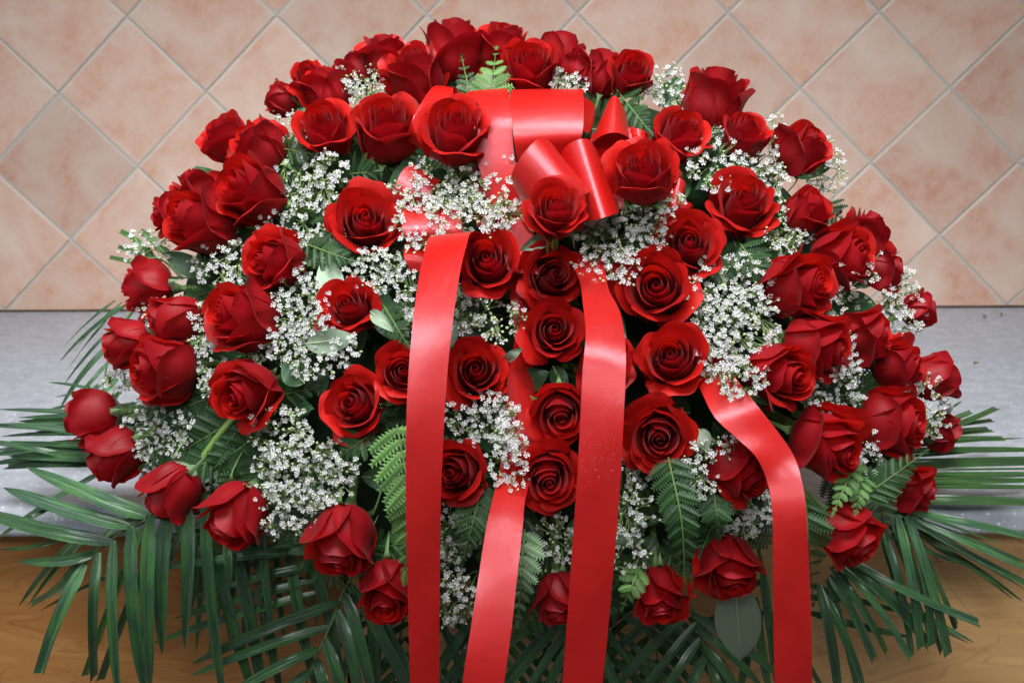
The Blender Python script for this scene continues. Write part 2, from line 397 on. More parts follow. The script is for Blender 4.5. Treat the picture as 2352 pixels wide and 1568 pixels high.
    g = Geo(); g.box((-4, -3, -.94), (4, WALL_Y, -.9)); fl = link('floor', new_mesh('floor', g.v, g.f, M_FLOOR, False)); fl['kind'] = 'structure'
    # plant scraps lying on the countertop
    for (px, py, lab, s) in ((2262, 728, 'curled tan leaf scrap lying on the countertop near the tiled wall at the right', .0065),
                             (2242, 836, 'tiny brown speck of dry leaf on the countertop beside the outermost roses', .004),
                             (2300, 722, 'dark crumbled leaf debris against the wall joint at the far right', .006)):
        p = at(px, py, 3.0, .0015) if False else CAM + ray(px, py) * ((.002 - CAMZ) / ray(px, py).z)
        vs = []; fs = []; n = 7
        for i in range(n):
            t = i / (n - 1); ww = s * .35 * math.sin(math.pi * (t * .9 + .05))
            vs += [(s * (t - .5) * 2, -ww, .0012 * math.sin(t * 5)), (s * (t - .5) * 2, ww, .002 + .002 * math.sin(t * 3))]
        fs = [(2 * i, 2 * i + 2, 2 * i + 3, 2 * i + 1) for i in range(n - 1)]
        o = link('leaf_scrap', new_mesh('leaf_scrap', vs, fs, M_DRY), None, Matrix.Translation(p) @ Matrix.Rotation(rnd.uniform(0, 3), 4, 'Z'))
        o['label'] = lab; o['category'] = 'leaf scrap'
build_setting()

# ------------------------------------------------------------------ roses
def petal(rng, phi, W, rb, nk, rt, h, curl, drop=1.0, spiral=.06, NS=14, NTT=11, notch=.26):
    a1, a2, a3 = rng.uniform(0, 6.3), rng.uniform(0, 6.3), rng.uniform(0, 6.3)
    asym = rng.uniform(-.5, .5); vs = []; edge = []; vein = []
    notch = .05 if W > 1.7 else .13 if rb < .0145 else .20 if rb < .0175 else .28
    wave = rng.uniform(.6, 1.4) * (.35 if rb < .011 else .7 if rb < .016 else 1)
    for j in range(NTT + 1):
        for i in range(NS + 1):
            s = -1 + 2 * i / NS; t = (j / NTT) ** .85
            tm = 1 - notch * abs(s) ** 2.6
            tt = t * tm
            cu = curl * (.35 + .95 * abs(s) ** 1.7 * (1 + asym * s)) 
            P = [(.08 * rb, 0), (.70 * rb, .10 * h), (rb, .38 * h), (nk, .72 * h), (rt, h)]
            seg = tt * 4; k = min(3, int(seg)); f = seg - k
            def q(m, c):
                m = max(0, min(4, m)); return P[m][c]
            def cr(c):
                a, b, c_, d = q(k - 1, c), q(k, c), q(k + 1, c), q(k + 2, c)
                return .5 * (2 * b + (c_ - a) * f + (2 * a - 5 * b + 4 * c_ - d) * f * f + (3 * b - a - 3 * c_ + d) * f ** 3)
            r = cr(0); z = cr(1)
            e = max(0, tt - .58) / .42; e = e * e
            # free end and side margins roll back
            ang_c = cu * e
            r += cu * e * .0100; z -= cu * e * .0062 * drop
            sm = max(0, abs(s) - .62) / .38; r += (curl * .0042 * sm * sm * min(1, t * 1.4)) if rb > .0155 else 0
            r *= 1 + spiral * s
            r += (.022 * math.sin(2.2 * s + a1) + (.014 if rb > .0155 else .004) * math.sin(5 * s + a2 + 2 * t)) * rb * t * wave
            z += (.0007 * math.sin(3.1 * s + a3) + .0004 * math.sin(7 * s + a1)) * t * wave
            if curl > .2 and rb > .0178: r += .0006 * math.sin(6 * s + a2) * e * wave
            th = phi + s * W * (.80 + .20 * math.sin(math.pi * min(1, t * 1.05)))
            vs.append((r * math.cos(th), r * math.sin(th), z))
            edge.append(max(0.0, (t - .90) / .10, (abs(s) - .93) / .07 * min(1, t * 1.6)) ** 1.0); vein.append(s * (1 + .2 * t))
    n = NS + 1
    fs = [(j * n + i, j * n + i + n, j * n + i + 1 + n, j * n + i + 1) for j in range(NTT) for i in range(NS)]
    return new_mesh('petal', vs, fs, M_PETAL, True, None, {'edge': edge, 'vein': vein})

HEART = [(1, 2.9, .0045, .0036, .0016, .0482, 0, .30), (1, 2.7, .0058, .0050, .0032, .0492, .0, .25), (1, 2.4, .0072, .0066, .0052, .0498, .06, .22), (2, 1.8, .0096, .0088, .0078, .0500, .14, .16)]
RINGS = [
 HEART + [(3, 1.28, .0130, .0120, .0118, .0488, .30, .12), (3, 1.18, .0165, .0158, .0170, .0472, .55, .09), (3, 1.10, .0195, .0190, .0224, .0436, .85, .06), (3, 1.0, .0215, .0214, .0268, .0385, 1.05, .04)],
 HEART + [(3, 1.28, .0130, .0118, .0108, .0490, .20, .12), (3, 1.18, .0162, .0151, .0148, .0486, .45, .09), (3, 1.10, .0190, .0182, .0194, .0466, .85, .06), (3, 1.0, .0212, .0206, .0232, .0440, 1.15, .04)],
 HEART[:3] + [(3, 1.3, .0125, .0105, .0086, .0494, .15, .12), (3, 1.2, .0160, .0138, .0128, .0500, .55, .09), (3, 1.12, .0188, .0170, .0176, .0492, 1.2, .05), (3, 1.02, .0208, .0192, .0212, .0472, 1.8, .03)],
 HEART[:3] + [(3, 1.3, .0120, .0095, .0068, .0500, .05, .12), (3, 1.2, .0155, .0130, .0098, .0500, .20, .09), (3, 1.12, .0182, .0156, .0130, .0490, .70, .05), (3, 1.05, .0202, .0178, .0168, .0468, 1.4, .03)]]
def rose_variant(seed, kind):
    """petal meshes and outer radius; kind: 0 open, 1 half open, 2 goblet with rolled lip, 3 bud"""
    rng = random.Random(seed); out = []; ph = rng.uniform(0, 6.3)
    rings = list(RINGS[kind])
    if rng.random() < (.8, .6, .5, .2)[kind]:
        c = rings[-1]; rings.append((1, .85, c[2] * 1.03, c[3] * 1.06, c[4] * 1.14, c[5] * .9, 1.5, .02))
    gap = rng.uniform(.92, 1.08); rad = []
    for (cnt, W, rb, nk, rt, h, cu, sp) in rings:
        for k in range(cnt):
            ph += 2 * math.pi / cnt * (1 if k else 0) + rng.uniform(-.18, .18)
            f = 1 + .04 * k; j = rng.uniform(.94, 1.07) * (gap if .004 < rt < .02 else 1)
            me = petal(rng, ph, W * rng.uniform(.9, 1.1), rb * f * rng.uniform(.97, 1.03), nk * f * j, rt * f * j * rng.uniform(.97, 1.04),
                             h * rng.uniform(.965, 1.03), cu * rng.uniform(.35, 1.65), 1.0, sp)
            out.append(me)
            if rb > .017: rad += [math.hypot(v.co.x, v.co.y) for v in me.vertices]
        ph += 2 * math.pi / cnt * .5 + rng.uniform(.2, .6)
    rad.sort(); return out, rad[int(len(rad) * .955)]
VAR = {k: [rose_variant(100 * (k + 1) + i, k) for i in range((12, 12, 14, 5)[k])] for k in range(4)}

def sepal_mesh(seed, reflex):
    rng = random.Random(seed); vs = []; n = 9; L = .026
    for i in range(n):
        t = i / (n - 1); wd = .0048 * (1 - t) ** .8 * (1 + .25 * math.sin(t * 16)) + .0002
        a = reflex * t * t
        r = .0055 + L * (t * .62 + .35 * math.sin(min(t, .5) * math.pi) * .5) * (1 - .2 * reflex * t); z = L * (t * .75 - a * .9 * t) - .001
        r += .010 * math.sin(min(1, t * 1.4) * math.pi / 2) * .4
        for s in (-1, 0, 1): vs.append((r - abs(s) * .0008, s * wd, z + abs(s) * .0004))
    fs = []
    for i in range(n - 1):
        for k in range(2): a = i * 3 + k; fs.append((a, a + 3, a + 4, a + 1))
    return new_mesh('sepal', vs, fs, M_SEPAL)
SEPALS = [sepal_mesh(1, .4), sepal_mesh(2, 1.0), sepal_mesh(3, 1.6)]
g = Geo(); g.tube([Vector((0, 0, z)) for z in (-.009, -.006, -.003, .0, .003)], .003, .0075, 8); M_HIPMESH = new_mesh('hip', g.v, g.f, M_SEPAL)

def cores(p):
    "where stems meet inside the foam"
    return Vector((max(-.22, min(.22, p.x * .5)), 1.36, .12 if p.z > .1 else .07))
ROSES = []
def rose(cx, cy, wpx, ang, tilt, label, kind=None, off=0.0):
    if kind is None: kind = 0 if tilt < 34 else (1 if tilt < 62 else 2)
    tilt = max(tilt, 3)
    y = dome(cx, cy, off); c = at(cx, cy, y); d = (CAM - c).normalized()
    dist = (c - CAM).dot(CF); size = wpx * dist / F * 1.06
    vset, vr = VAR[kind][(len(ROSES) * 5 + 1) % len(VAR[kind])]; k = size / (2 * vr)
    a = R(ang); t = R(tilt)
    aim = d * math.cos(t) + (CR * math.cos(a) + CU * math.sin(a)) * math.sin(t)
    base = c - aim * (.027 + .006 * math.cos(t)) * k
    if kind >= 1 and tilt < 75: base += aim * .004 * k
    if base.z < .01 and base.y > 1.22: base.z = .012
    M = frame(base, aim) @ Matrix.Rotation(rnd.uniform(0, 6.28), 4, 'Z') @ Matrix.Diagonal((k * rnd.uniform(.96, 1.04), k * rnd.uniform(.96, 1.04), k * rnd.uniform(.98, 1.05), 1))
    T = thing('rose', label, 'rose', M, 'red roses of the spray')
    for me in vset: link('petal', me, T)
    calyx = link('calyx', M_HIPMESH, T)
    for q in range(5): link('sepal', rnd.choice(SEPALS), calyx, Matrix.Rotation(q * 1.2566 + rnd.uniform(-.2, .2), 4, 'Z'))
    core = cores(c); Mi = M.inverted(); p0 = base - aim * .006 * k; p3 = core
    L = (p3 - p0).length; g = Geo()
    pts = crom([Mi @ p for p in (p0, p0 - aim * L * .28, (p0 - aim * L * .45) * .5 + p3 * .5, p3)], 5)
    g.tube(pts, .0034, .0030, 7); link('stem', new_mesh('stem', g.v, g.f, M_STEM), T)
    ROSES.append((cx, cy, wpx)); return T

RL = [
(1040,115,158,85,78,'large dark red rose at the very top of the spray, turned up and away',1),
(1158,118,128,80,70,'rose with flared petals along the top edge, behind the upright fern tip',1),
(1216,168,128,85,42,'rose in the top row with open swirl, directly above the wide ribbon loop'),
(1288,118,100,72,84,'narrow bud against the tiles, behind and right of the rose above the wide loop',3),
(1335,158,84,60,88,'partly hidden rose between two taller ones in the top row, right of centre',2),
(1388,165,128,72,80,'dark sideways rose standing behind the small bright rose of the top row',2),
(1447,174,100,75,38,'small bright rose facing forward near the top right, over white filler flowers',1,.02),
(885,140,128,95,74,'top row rose with pointed petal, left of the large rose at the summit',2),
(822,155,92,112,85,'dark rose mostly hidden behind the upper left baby\'s breath',2),
(955,178,145,112,62,'rose with folded collar petals just above the left ribbon loop',2),
(748,208,128,100,82,'dark sideways rose on the upper left rim beside pale filler flowers',2),
(706,172,66,110,42,'smallest rosebud, peeking out at the upper left rim',1,-.02),
(648,228,74,165,88,'frilly rose poking out sideways at the upper left, in front of the tiles',2),
(743,300,138,110,42,'rose below the upper left rim with one petal folded across its face'),
(886,300,146,98,44,'rose with tall back petals, left of the big rose in front of the bow'),
(1046,300,166,92,38,'big open rose in front of the bow with a dark nick on its lower petal',0,.065),
(522,322,112,130,66,'ruffled rose leaning outwards on the left rim against the tiles',1),
(600,345,128,140,68,'rose tucked against the ruffled one on the left rim, back petals showing',2),
(583,445,150,155,48,'rounded rose of the left side with an upright centre, over green stems',1,.01),
(393,492,92,180,72,'folded rose at the far left shoulder of the spray',2),
(450,440,110,115,80,'rose with pointed tip at the left shoulder, behind the large dark one',2,-.02),
(474,512,158,168,58,'large dark rose at the left shoulder with its swirl turned left',1),
(838,507,158,95,20,'round open rose left of the white flowers below the bow'),
(1277,480,140,88,30,'rose standing in front of the two slanting ribbon loops',None,.085),
(1475,402,152,95,38,'rose resting on the right side of the bow',None,.06),
(1560,312,130,70,46,'rose right of the bow, below the large one on the upper right rim'),
(1637,238,146,72,72,'large rose opening upwards on the upper right rim',1),
(1706,315,106,62,52,'small tulip shaped rose on the right rim with a dark green sepal beside it'),
(1835,348,118,42,62,'rose with dark crumpled top standing out on the right rim'),
(1706,465,156,75,32,'broad pointed rose between two patches of baby\'s breath on the right'),
(1850,490,104,40,60,'slim rose half hidden behind budding filler flowers at the right'),
(1582,562,152,80,18,'open rose upper neighbour of the largest round rose, right of centre'),
(1508,660,178,100,12,'largest round open rose facing the camera, right of the middle ribbon'),
(1270,632,148,25,16,'open rose directly below the one in front of the slanting loops'),
(1272,757,140,60,9,'rose with small tight centre, third down in the middle column'),
(1118,600,142,100,18,'open rose touching the right edge of the left hanging ribbon, near its fold',None,.01),
(800,703,134,125,24,'rose with small round face left of the left ribbon, over grey green leaves'),
(635,602,148,172,46,'rose turned left with a long smooth body, below the rounded one',None),
(562,727,158,172,50,'rose facing left with a deep body petal, beside dense baby\'s breath',1),
(335,660,132,178,76,'sideways rose at the left edge overlapping the tiles and the countertop line',2),
(412,730,118,190,68,'rose with an upright pointed petal in the second left file',2,-.01),
(303,786,118,186,74,'bud facing left over the grey countertop',3),
(382,845,152,186,60,'plump rose with water drops on its smooth cheek, at the left',1),
(570,903,152,205,38,'ragged open rose turned down left with an arched petal above it'),
(812,927,150,160,20,'open rose left of the ribbon, under the half covered smaller rose'),
(925,852,128,90,10,'rose half covered by the left hanging ribbon'),
(1092,850,150,90,10,'open rose right of the left ribbon at mid height'),
(1542,820,152,100,16,'open rose below the largest round rose with white buds on its right'),
(1395,840,132,0,28,'rose mostly covered by the middle hanging ribbon',None,-.02),
(1288,950,150,280,16,'rose whose right side slips under the middle ribbon, lower centre'),
(1515,1002,166,270,10,'wide open rose right of the middle ribbon, lower half'),
(1045,1085,146,190,18,'rose cut off by the right edge of the left ribbon, lower half'),
(1262,1098,152,275,16,'rose sitting above where the pale narrow ribbon emerges'),
(210,955,122,188,84,'closed bud pointing left over the countertop, upper of the lowest left pair',3),
(262,1045,130,212,76,'folded rose resting over the palm leaves at the far lower left',3),
(395,1130,132,228,84,'bud hanging head down on a visible light green stem at the lower left',3),
(545,1175,144,238,62,'drooping rose over the palm leaflets with baby\'s breath on its shoulder',1),
(790,1232,152,258,60,'bright drooping rose beside the light green fern, left of the ribbons',1),
(892,1352,134,262,48,'lowest rose on the left, partly under the left ribbon'),
(1284,1370,132,275,58,'drooping rose half hidden by the lower middle ribbon'),
(1515,1362,138,278,54,'drooping rose right of the middle ribbon near the bottom'),
(1676,1295,152,288,55,'drooping rose above the large grey green leaf'),
(1692,1077,134,330,54,'rose tucked under the curving right ribbon'),
(1938,1218,142,318,64,'drooping rose right of the right ribbon over palm leaves',1,.03),
(2088,1120,114,350,68,'rose crossed by a dark fern at the lower right',2),
(1892,1012,170,332,48,'big rose turned down right with a long pointed petal',1),
(2040,970,152,355,60,'heart shaped rose body at the right above the lowest fern',1,-.01),
(2165,988,92,345,86,'rose seen from the side at the extreme right edge, lower one',2,-.02),
(2150,868,102,15,88,'smooth back of a rose against the countertop, upper right edge',2,-.02),
(1788,857,150,350,44,'open rose left of the long petalled rose on the right side'),
(1868,790,144,345,55,'rose with long drooping petal in the right cluster',1),
(1975,770,122,8,66,'rose with a star shaped centre in the right cluster',2,-.01),
(2056,838,128,0,62,'dark rose right of the elongated baby\'s breath spike',1,-.01),
(2112,714,82,15,82,'dark curled rose at the right rim where tiles meet the countertop',2,-.02),
(1822,658,156,8,48,'broad rose with veined cheek on the right, beside dense baby\'s breath',1),
(1925,590,140,8,56,'rose left of the outermost pair on the right shoulder',1),
(1985,532,108,55,82,'pointed rose at the top of the right shoulder against the tiles',2,-.01),
(2025,618,110,8,72,'rose on the right shoulder rim behind tiny white blossoms',2,-.02),
]
for r_ in RL: rose(*r_)

# ------------------------------------------------------------------ ribbon bow: every strip is two rails (left edge, right edge) with depths
def strip_mesh(name, stations, n=7, nc=8, crown=0.0, flip=False):
    pt = lambda q: at(*q) if q[2] > .5 else on(q[0], q[1], q[2], None)
    A = [pt(a) for a, b in stations]; B = [pt(b) for a, b in stations]
    A = crom(A, n); B = crom(B, n); vs = []; ac = []; al = []; L = 0
    for i, (a, b) in enumerate(zip(A, B)):
        if i: L += ((a + b) / 2 - pm).length
        pm = (a + b) / 2
        t = (A[min(i + 1, len(A) - 1)] - A[max(0, i - 1)]); nn = (b - a).cross(t)
        nn = nn.normalized() if nn.length > 1e-9 else Vector((0, -1, 0))
        if nn.dot(CAM - pm) < 0: nn = -nn
        for k in range(nc + 1):
            s = k / nc; p = a.lerp(b, s) + nn * crown * (1 - (2 * s - 1) ** 2) + nn * .0004 * math.sin(L * 60 + s * 3)
            vs.append(p); ac.append(s * .04); al.append(L)
    m = nc + 1
    fs = [(i * m + k, i * m + k + 1, (i + 1) * m + k + 1, (i + 1) * m + k) for i in range(len(A) - 1) for k in range(nc)]
    return new_mesh(name, vs, fs, M_RIB, True, None, {'across': ac, 'along': al})
bow = thing('ribbon_bow', 'shiny red satin ribbon bow with wide loops and four long tails hanging down the front', 'ribbon')
def strip(name, st, crown=0.0, label=None):
    o = link(name, strip_mesh(name, st, crown=crown), bow)
    if label: o['label'] = label
D0 = .055
strip('tail', [((1075, 560, .00), (1160, 548, .0)), ((1010, 545, .035), (1105, 535, .03)), ((986, 545, .055), (1083, 533, .055)), ((976, 572, .074), (1073, 560, .074)),
    ((962, 640, .090), (1056, 628, .090)), ((948, 740, 1.017), (1041, 732, 1.017)), ((938, 860, .994), (1028, 852, .994)),
    ((933, 980, .980), (1020, 975, .980)), ((932, 1150, .974), (1013, 1150, .974)), ((936, 1350, .974), (1010, 1350, .974)), ((942, 1568, .977), (1009, 1568, .977)), ((946, 1760, .980), (1010, 1760, .980))],
    .0006, 'left tail folding over at the top, pink sheen on its upper half')
strip('tail', [((1160, 600, -.03), (1235, 590, -.03)), ((1172, 690, -.025), (1225, 685, -.03)), ((1182, 780, -.02), (1226, 790, -.035)), ((1165, 870, -.02), (1228, 890, -.035)), ((1160, 960, -.02), (1230, 970, -.03)),
    ((1150, 1060, -.01), (1222, 1080, -.012)), ((1133, 1140, 1.03), (1206, 1150, 1.032)), ((1117, 1210, 1.002), (1200, 1215, 1.004)), ((1098, 1330, .968), (1187, 1332, .968)), ((1080, 1450, .946), (1174, 1450, .946)), ((1062, 1568, .934), (1158, 1568, .934)), ((1045, 1720, .930), (1140, 1720, .930))],
    .0005, 'second tail threading behind the centre roses and coming out pale at the bottom')
strip('tail', [((1310, 600, .0), (1385, 590, .0)), ((1332, 650, .025), (1398, 662, .02)), ((1340, 705, .050), (1422, 712, .045)), ((1345, 755, .066), (1434, 765, .062)), ((1343, 800, .076), (1438, 815, .074)), ((1338, 850, .078), (1437, 865, .078)),
    ((1334, 940, 1.000), (1433, 950, 1.000)), ((1326, 1090, .990), (1426, 1095, .990)), ((1314, 1260, .986), (1413, 1262, .986)), ((1302, 1430, .985), (1398, 1432, .985)), ((1292, 1568, .985), (1384, 1568, .985)), ((1280, 1740, .985), (1368, 1740, .985))],
    .0006, 'middle tail with a bright crease highlight near its top')
strip('tail', [((1570, 840, -.05), (1650, 810, -.05)), ((1604, 885, -.004), (1692, 870, .0)), ((1640, 955, .030), (1738, 930, .030)), ((1690, 1005, .042), (1785, 988, .042)), ((1735, 1048, .056), (1822, 1042, .056)), ((1762, 1105, 1.036), (1842, 1105, 1.036)),
    ((1774, 1180, 1.022), (1852, 1180, 1.022)), ((1776, 1330, 1.017), (1860, 1330, 1.017)), ((1777, 1460, 1.017), (1864, 1460, 1.017)), ((1779, 1568, 1.018), (1866, 1568, 1.018)), ((1781, 1740, 1.02), (1868, 1740, 1.02))],
    .0006, 'right tail curving over a rose before hanging straight')
# wide loops
strip('loop', [((1190, 262, -.03), (1345, 258, -.03)), ((1180, 222, .0), (1342, 220, .0)), ((1174, 207, .028), (1339, 205, .028)), ((1173, 222, .056), (1340, 220, .056)), ((1174, 252, .068), (1341, 249, .068)), ((1178, 300, .068), (1339, 297, .068)),
    ((1184, 345, .052), (1330, 335, .052)), ((1195, 400, .02), (1315, 380, .02)), ((1210, 450, -.02), (1300, 420, -.02))], .0008, 'widest loop, lying across the top centre')
strip('loop', [((1339, 222, .028), (1339, 300, .028)), ((1352, 230, .018), (1352, 305, .018)), ((1365, 245, .006), (1362, 290, .006)), ((1366, 275, -.005), (1352, 330, -.005)), ((1348, 320, -.02), (1330, 370, -.02))], 0, 'return turn of the widest loop')
strip('loop', [((1095, 260, -.02), (1175, 250, -.02)), ((1078, 225, .012), (1166, 212, .012)), ((1072, 212, .035), (1162, 203, .035)), ((1070, 232, .052), (1172, 225, .052)), ((1076, 285, .058), (1176, 280, .056)), ((1090, 350, .045), (1180, 345, .042)),
    ((1110, 420, .028), (1192, 410, .025)), ((1130, 500, .005), (1215, 480, .002)), ((1150, 580, -.02), (1225, 560, -.02))], .001, 'loop beside the widest one, partly behind a rose')
strip('loop', [((1035, 250, -.02), (1075, 262, -.02)), ((1012, 212, .008), (1060, 222, .008)), ((1000, 198, .024), (1042, 202, .024)), ((982, 214, .034), (1040, 235, .034)), ((962, 245, .036), (1024, 272, .034)), ((944, 280, .028), (1002, 318, .024)), ((930, 320, .0), (990, 350, -.005))], .001, 'narrow left loop between two roses')
# slanting front loops (rails run along the far and the near end)
strip('loop', [((1192, 455, .035), (1275, 560, .02)), ((1176, 405, .070), (1265, 520, .045)), ((1192, 368, .092), (1290, 487, .064)), ((1215, 338, .104), (1315, 465, .076)), ((1238, 318, .106), (1338, 450, .078)), ((1256, 318, .094), (1352, 442, .064)), ((1266, 334, .070), (1356, 436, .042)), ((1262, 355, .04), (1348, 430, .01))], 0, 'left of the two slanting front loops')
strip('loop', [((1285, 385, .03), (1330, 530, .0)), ((1290, 352, .060), (1342, 512, .03)), ((1308, 330, .080), (1362, 506, .050)), ((1332, 320, .090), (1386, 500, .060)), ((1352, 320, .086), (1408, 493, .056)), ((1366, 336, .070), (1422, 487, .040)), ((1372, 362, .04), (1424, 478, .01))], 0, 'right of the two slanting front loops')
strip('loop', [((1378, 280, .0), (1348, 345, .01)), ((1392, 246, .022), (1362, 326, .030)), ((1404, 226, .036), (1384, 310, .046)), ((1414, 222, .040), (1408, 304, .050)), ((1426, 236, .032), (1430, 308, .044)), ((1438, 262, .014), (1446, 320, .026)), ((1444, 300, -.01), (1450, 345, .0))], 0, 'cone shaped loop right of the widest loop')
strip('loop', [((1362, 305, .02), (1446, 296, .02)), ((1355, 330, .014), (1452, 322, .014)), ((1365, 370, .016), (1448, 372, .016)), ((1372, 420, .018), (1440, 430, .018)), ((1380, 470, .01), (1430, 480, .01))], -.004, 'shaded inside of the cone shaped loop')
strip('loop', [((1440, 290, .0), (1452, 340, .0)), ((1465, 296, .010), (1472, 332, .010)), ((1492, 304, .0), (1490, 318, .0))], 0)
strip('loop', [((1515, 360, .012), (1500, 410, .012)), ((1540, 374, .022), (1530, 420, .022)), ((1562, 392, .018), (1556, 420, .018)), ((1570, 408, .0), (1560, 428, .0))], 0)
strip('loop', [((1530, 400, .0), (1520, 470, .0)), ((1556, 408, .015), (1545, 478, .015)), ((1574, 420, .010), (1562, 478, .010)), ((1572, 450, -.01), (1555, 490, -.01))], 0)
strip('loop', [((1520, 470, .0), (1510, 520, .0)), ((1560, 462, .008), (1550, 515, .008)), ((1588, 468, .0), (1580, 495, .0)), ((1592, 482, -.01), (1570, 500, -.01))], 0)
strip('loop', [((880, 480, .0), (1000, 500, -.01)), ((905, 430, .020), (985, 470, .005)), ((925, 392, .026), (1000, 430, .010)), ((948, 378, .020), (1015, 415, .0)), ((975, 392, .0), (1030, 440, -.02))], 0, 'dark left loop below the roses')
strip('loop', [((925, 500, .0), (1060, 505, .0)), ((922, 478, .014), (1060, 478, .014)), ((922, 505, .022), (1060, 500, .022)), ((928, 540, .018), (1062, 535, .018)), ((945, 585, -.005), (1070, 580, -.005))], 0, 'loop glimpsed through the white flowers')
strip('loop', [((930, 560, .0), (990, 560, -.01)), ((928, 590, .010), (992, 590, .005)), ((945, 625, .0), (1000, 620, .0))], 0)
strip('loop', [((1150, 470, .0), (1230, 460, .0)), ((1150, 540, .004), (1225, 540, .004)), ((1165, 620, .0), (1235, 630, .0))], -.002)
strip('loop', [((1085, 380, .0), (1215, 380, .0)), ((1085, 440, .0), (1210, 450, .0)), ((1095, 520, -.01), (1205, 530, -.01))], .004)
g = Geo()
for k in range(70):
    x = rnd.uniform(1335, 1425); y = rnd.gauss(1065, 30) if k < 55 else rnd.uniform(900, 1250)
    u = (x - 1326) / 100; c = at(x, y, .990 + .0035 * 0 - .0014); g.ball(c, rnd.uniform(.0002, .00048), Vector((0, -1, .2)), .6)
wd = link('water_drops', new_mesh('water_drops', g.v, g.f, M_WATER), bow); wd['kind'] = 'stuff'
# knot in the middle
strip('knot', [((1195, 420, .0), (1340, 440, .0)), ((1200, 470, .016), (1345, 480, .016)), ((1215, 520, .0), (1340, 530, .0))], .004)

# ------------------------------------------------------------------ baby's breath
def bloom_mesh(seed, opened):
    rng = random.Random(seed); vs = [(0, 0, .0002)]; fs = []; mi = []
    for k in range(5):
        a = k * 2 * math.pi / 5 + rng.uniform(-.12, .12); L = .0029 * rng.uniform(.85, 1.1); up = opened
        def P(r, da, z): return (r * math.cos(a + da), r * math.sin(a + da), z)
        b = len(vs)
        vs += [P(.0006, 0, .0003), P(L * .55, -.42, .0006 + .0012 * up), P(L * .55, .42, .0006 + .0012 * up), P(L, -.33, .0004 + .0022 * up), P(L * .86, 0, .0008 + .002 * up), P(L, .33, .0004 + .0022 * up)]
        fs += [(b, b + 1, b + 4), (b + 1, b + 3, b + 4), (b, b + 4, b + 2), (b + 2, b + 4, b + 5)]; mi += [0] * 4
    for k in range(3):   # inner frill
        a = k * 2.1 + rng.uniform(0, 1); b = len(vs)
        vs += [(0, 0, .0004), (.0012 * math.cos(a - .5), .0012 * math.sin(a - .5), .0019), (.0012 * math.cos(a + .5), .0012 * math.sin(a + .5), .0019)]; fs += [(b, b + 1, b + 2)]; mi += [0]
    b = len(vs); vs += [(.0008 * math.cos(q * 1.571), .0008 * math.sin(q * 1.571), .0001) for q in range(4)] + [(0, 0, -.0028)]
    fs += [(b + q, b + (q + 1) % 4, b + 4) for q in range(4)] + [(b, b + 1, b + 2, b + 3)]; mi += [1] * 5
    return new_mesh('blossom', vs, fs, [M_BLOOM, M_EYE], False, mi)
BLOOMS = [bloom_mesh(1, .15), bloom_mesh(2, .4), bloom_mesh(3, .7), bloom_mesh(4, 1.2)]
def sprig(cx, cy, rx, ry, label, off=.006, dens=1.0, buds=.5):
    rx *= 1.13; ry *= 1.13; d0 = ((cx - 1180) / 1000, (770 - cy) / 800)
    root = on(cx - d0[0] * 60, cy + d0[1] * 60, -.085, None)
    if root.z < .01 and root.y > 1.235: root.z = .01
    T = thing('gypsophila', "baby's breath " + label, 'flower sprig', Matrix.Translation(root), "white baby's breath sprigs")
    I = Matrix.Translation(-root); twig = Geo(); bud = Geo()
    nb = max(8, int(dens * math.pi * rx * ry / 140)); nn = max(3, nb // 9)
    nodes = []
    for q in range(nn):
        a = rnd.uniform(0, 6.28); r = math.sqrt(rnd.random()) * .8
        px, py = cx + rx * r * math.cos(a), cy + ry * r * math.sin(a)
        p = on(px, py, off - rnd.uniform(.014, .030), None); nodes.append((px, py, p))
        mid = root.lerp(p, .55) + Vector((rnd.uniform(-.01, .01), rnd.uniform(-.006, .006), rnd.uniform(-.006, .01)))
        twig.tube([I @ v for v in crom([root, mid, p], 3)], .0008, .0005, 4)
    for q in range(nb):
        a = rnd.uniform(0, 6.28); r = math.sqrt(rnd.random()) * (1.0 + .15 * rnd.random())
        px, py = cx + rx * r * math.cos(a), cy + ry * r * math.sin(a)
        deep = rnd.random() ** 1.5
        p = on(px, py, off + .006 - .030 * deep, None)
        if p.z < .006 and p.y > 1.235: p.z = .006
        nx, ny, np_ = min(nodes, key=lambda t: (t[0] - px) ** 2 + (t[1] - py) ** 2)
        dirv = (p - np_); dirv = dirv.normalized() if dirv.length > 1e-5 else Vector((0, -1, 0))
        mid = np_.lerp(p, .5) + Vector((rnd.uniform(-.002, .002), 0, rnd.uniform(-.002, .002)))
        twig.tube([I @ np_, I @ mid, I @ p], .00055, .0004, 3)
        face = ((CAM - p).normalized() * rnd.uniform(.7, 1.3) + Vector((0, 0, .45)) + dirv * .7 + Vector((rnd.uniform(-.5, .5), rnd.uniform(-.3, .3), rnd.uniform(-.5, .5)))).normalized()
        sc = rnd.uniform(.62, 1.0)
        link('blossom', rnd.choice(BLOOMS), T, I @ frame(p, face) @ Matrix.Rotation(rnd.uniform(0, 6), 4, 'Z') @ Matrix.Scale(sc, 4))
        for b_ in range(int(buds * 1.3 + rnd.random())):
            q3 = mid.lerp(p, rnd.uniform(.2, 1.1)) + Vector((rnd.uniform(-.005, .005), rnd.uniform(-.004, .003), rnd.uniform(-.005, .005)))
            twig.tube([I @ mid, I @ q3], .0003, .00025, 3); bud.ball(I @ q3, rnd.uniform(.0009, .0015), (q3 - mid) if (q3 - mid).length > 1e-5 else None)
    link('twigs', new_mesh('twigs', twig.v, twig.f, M_TWIG), T)
    if bud.v:
        o = link('buds', new_mesh('buds', bud.v, bud.f, M_BUD), T); o['kind'] = 'stuff'
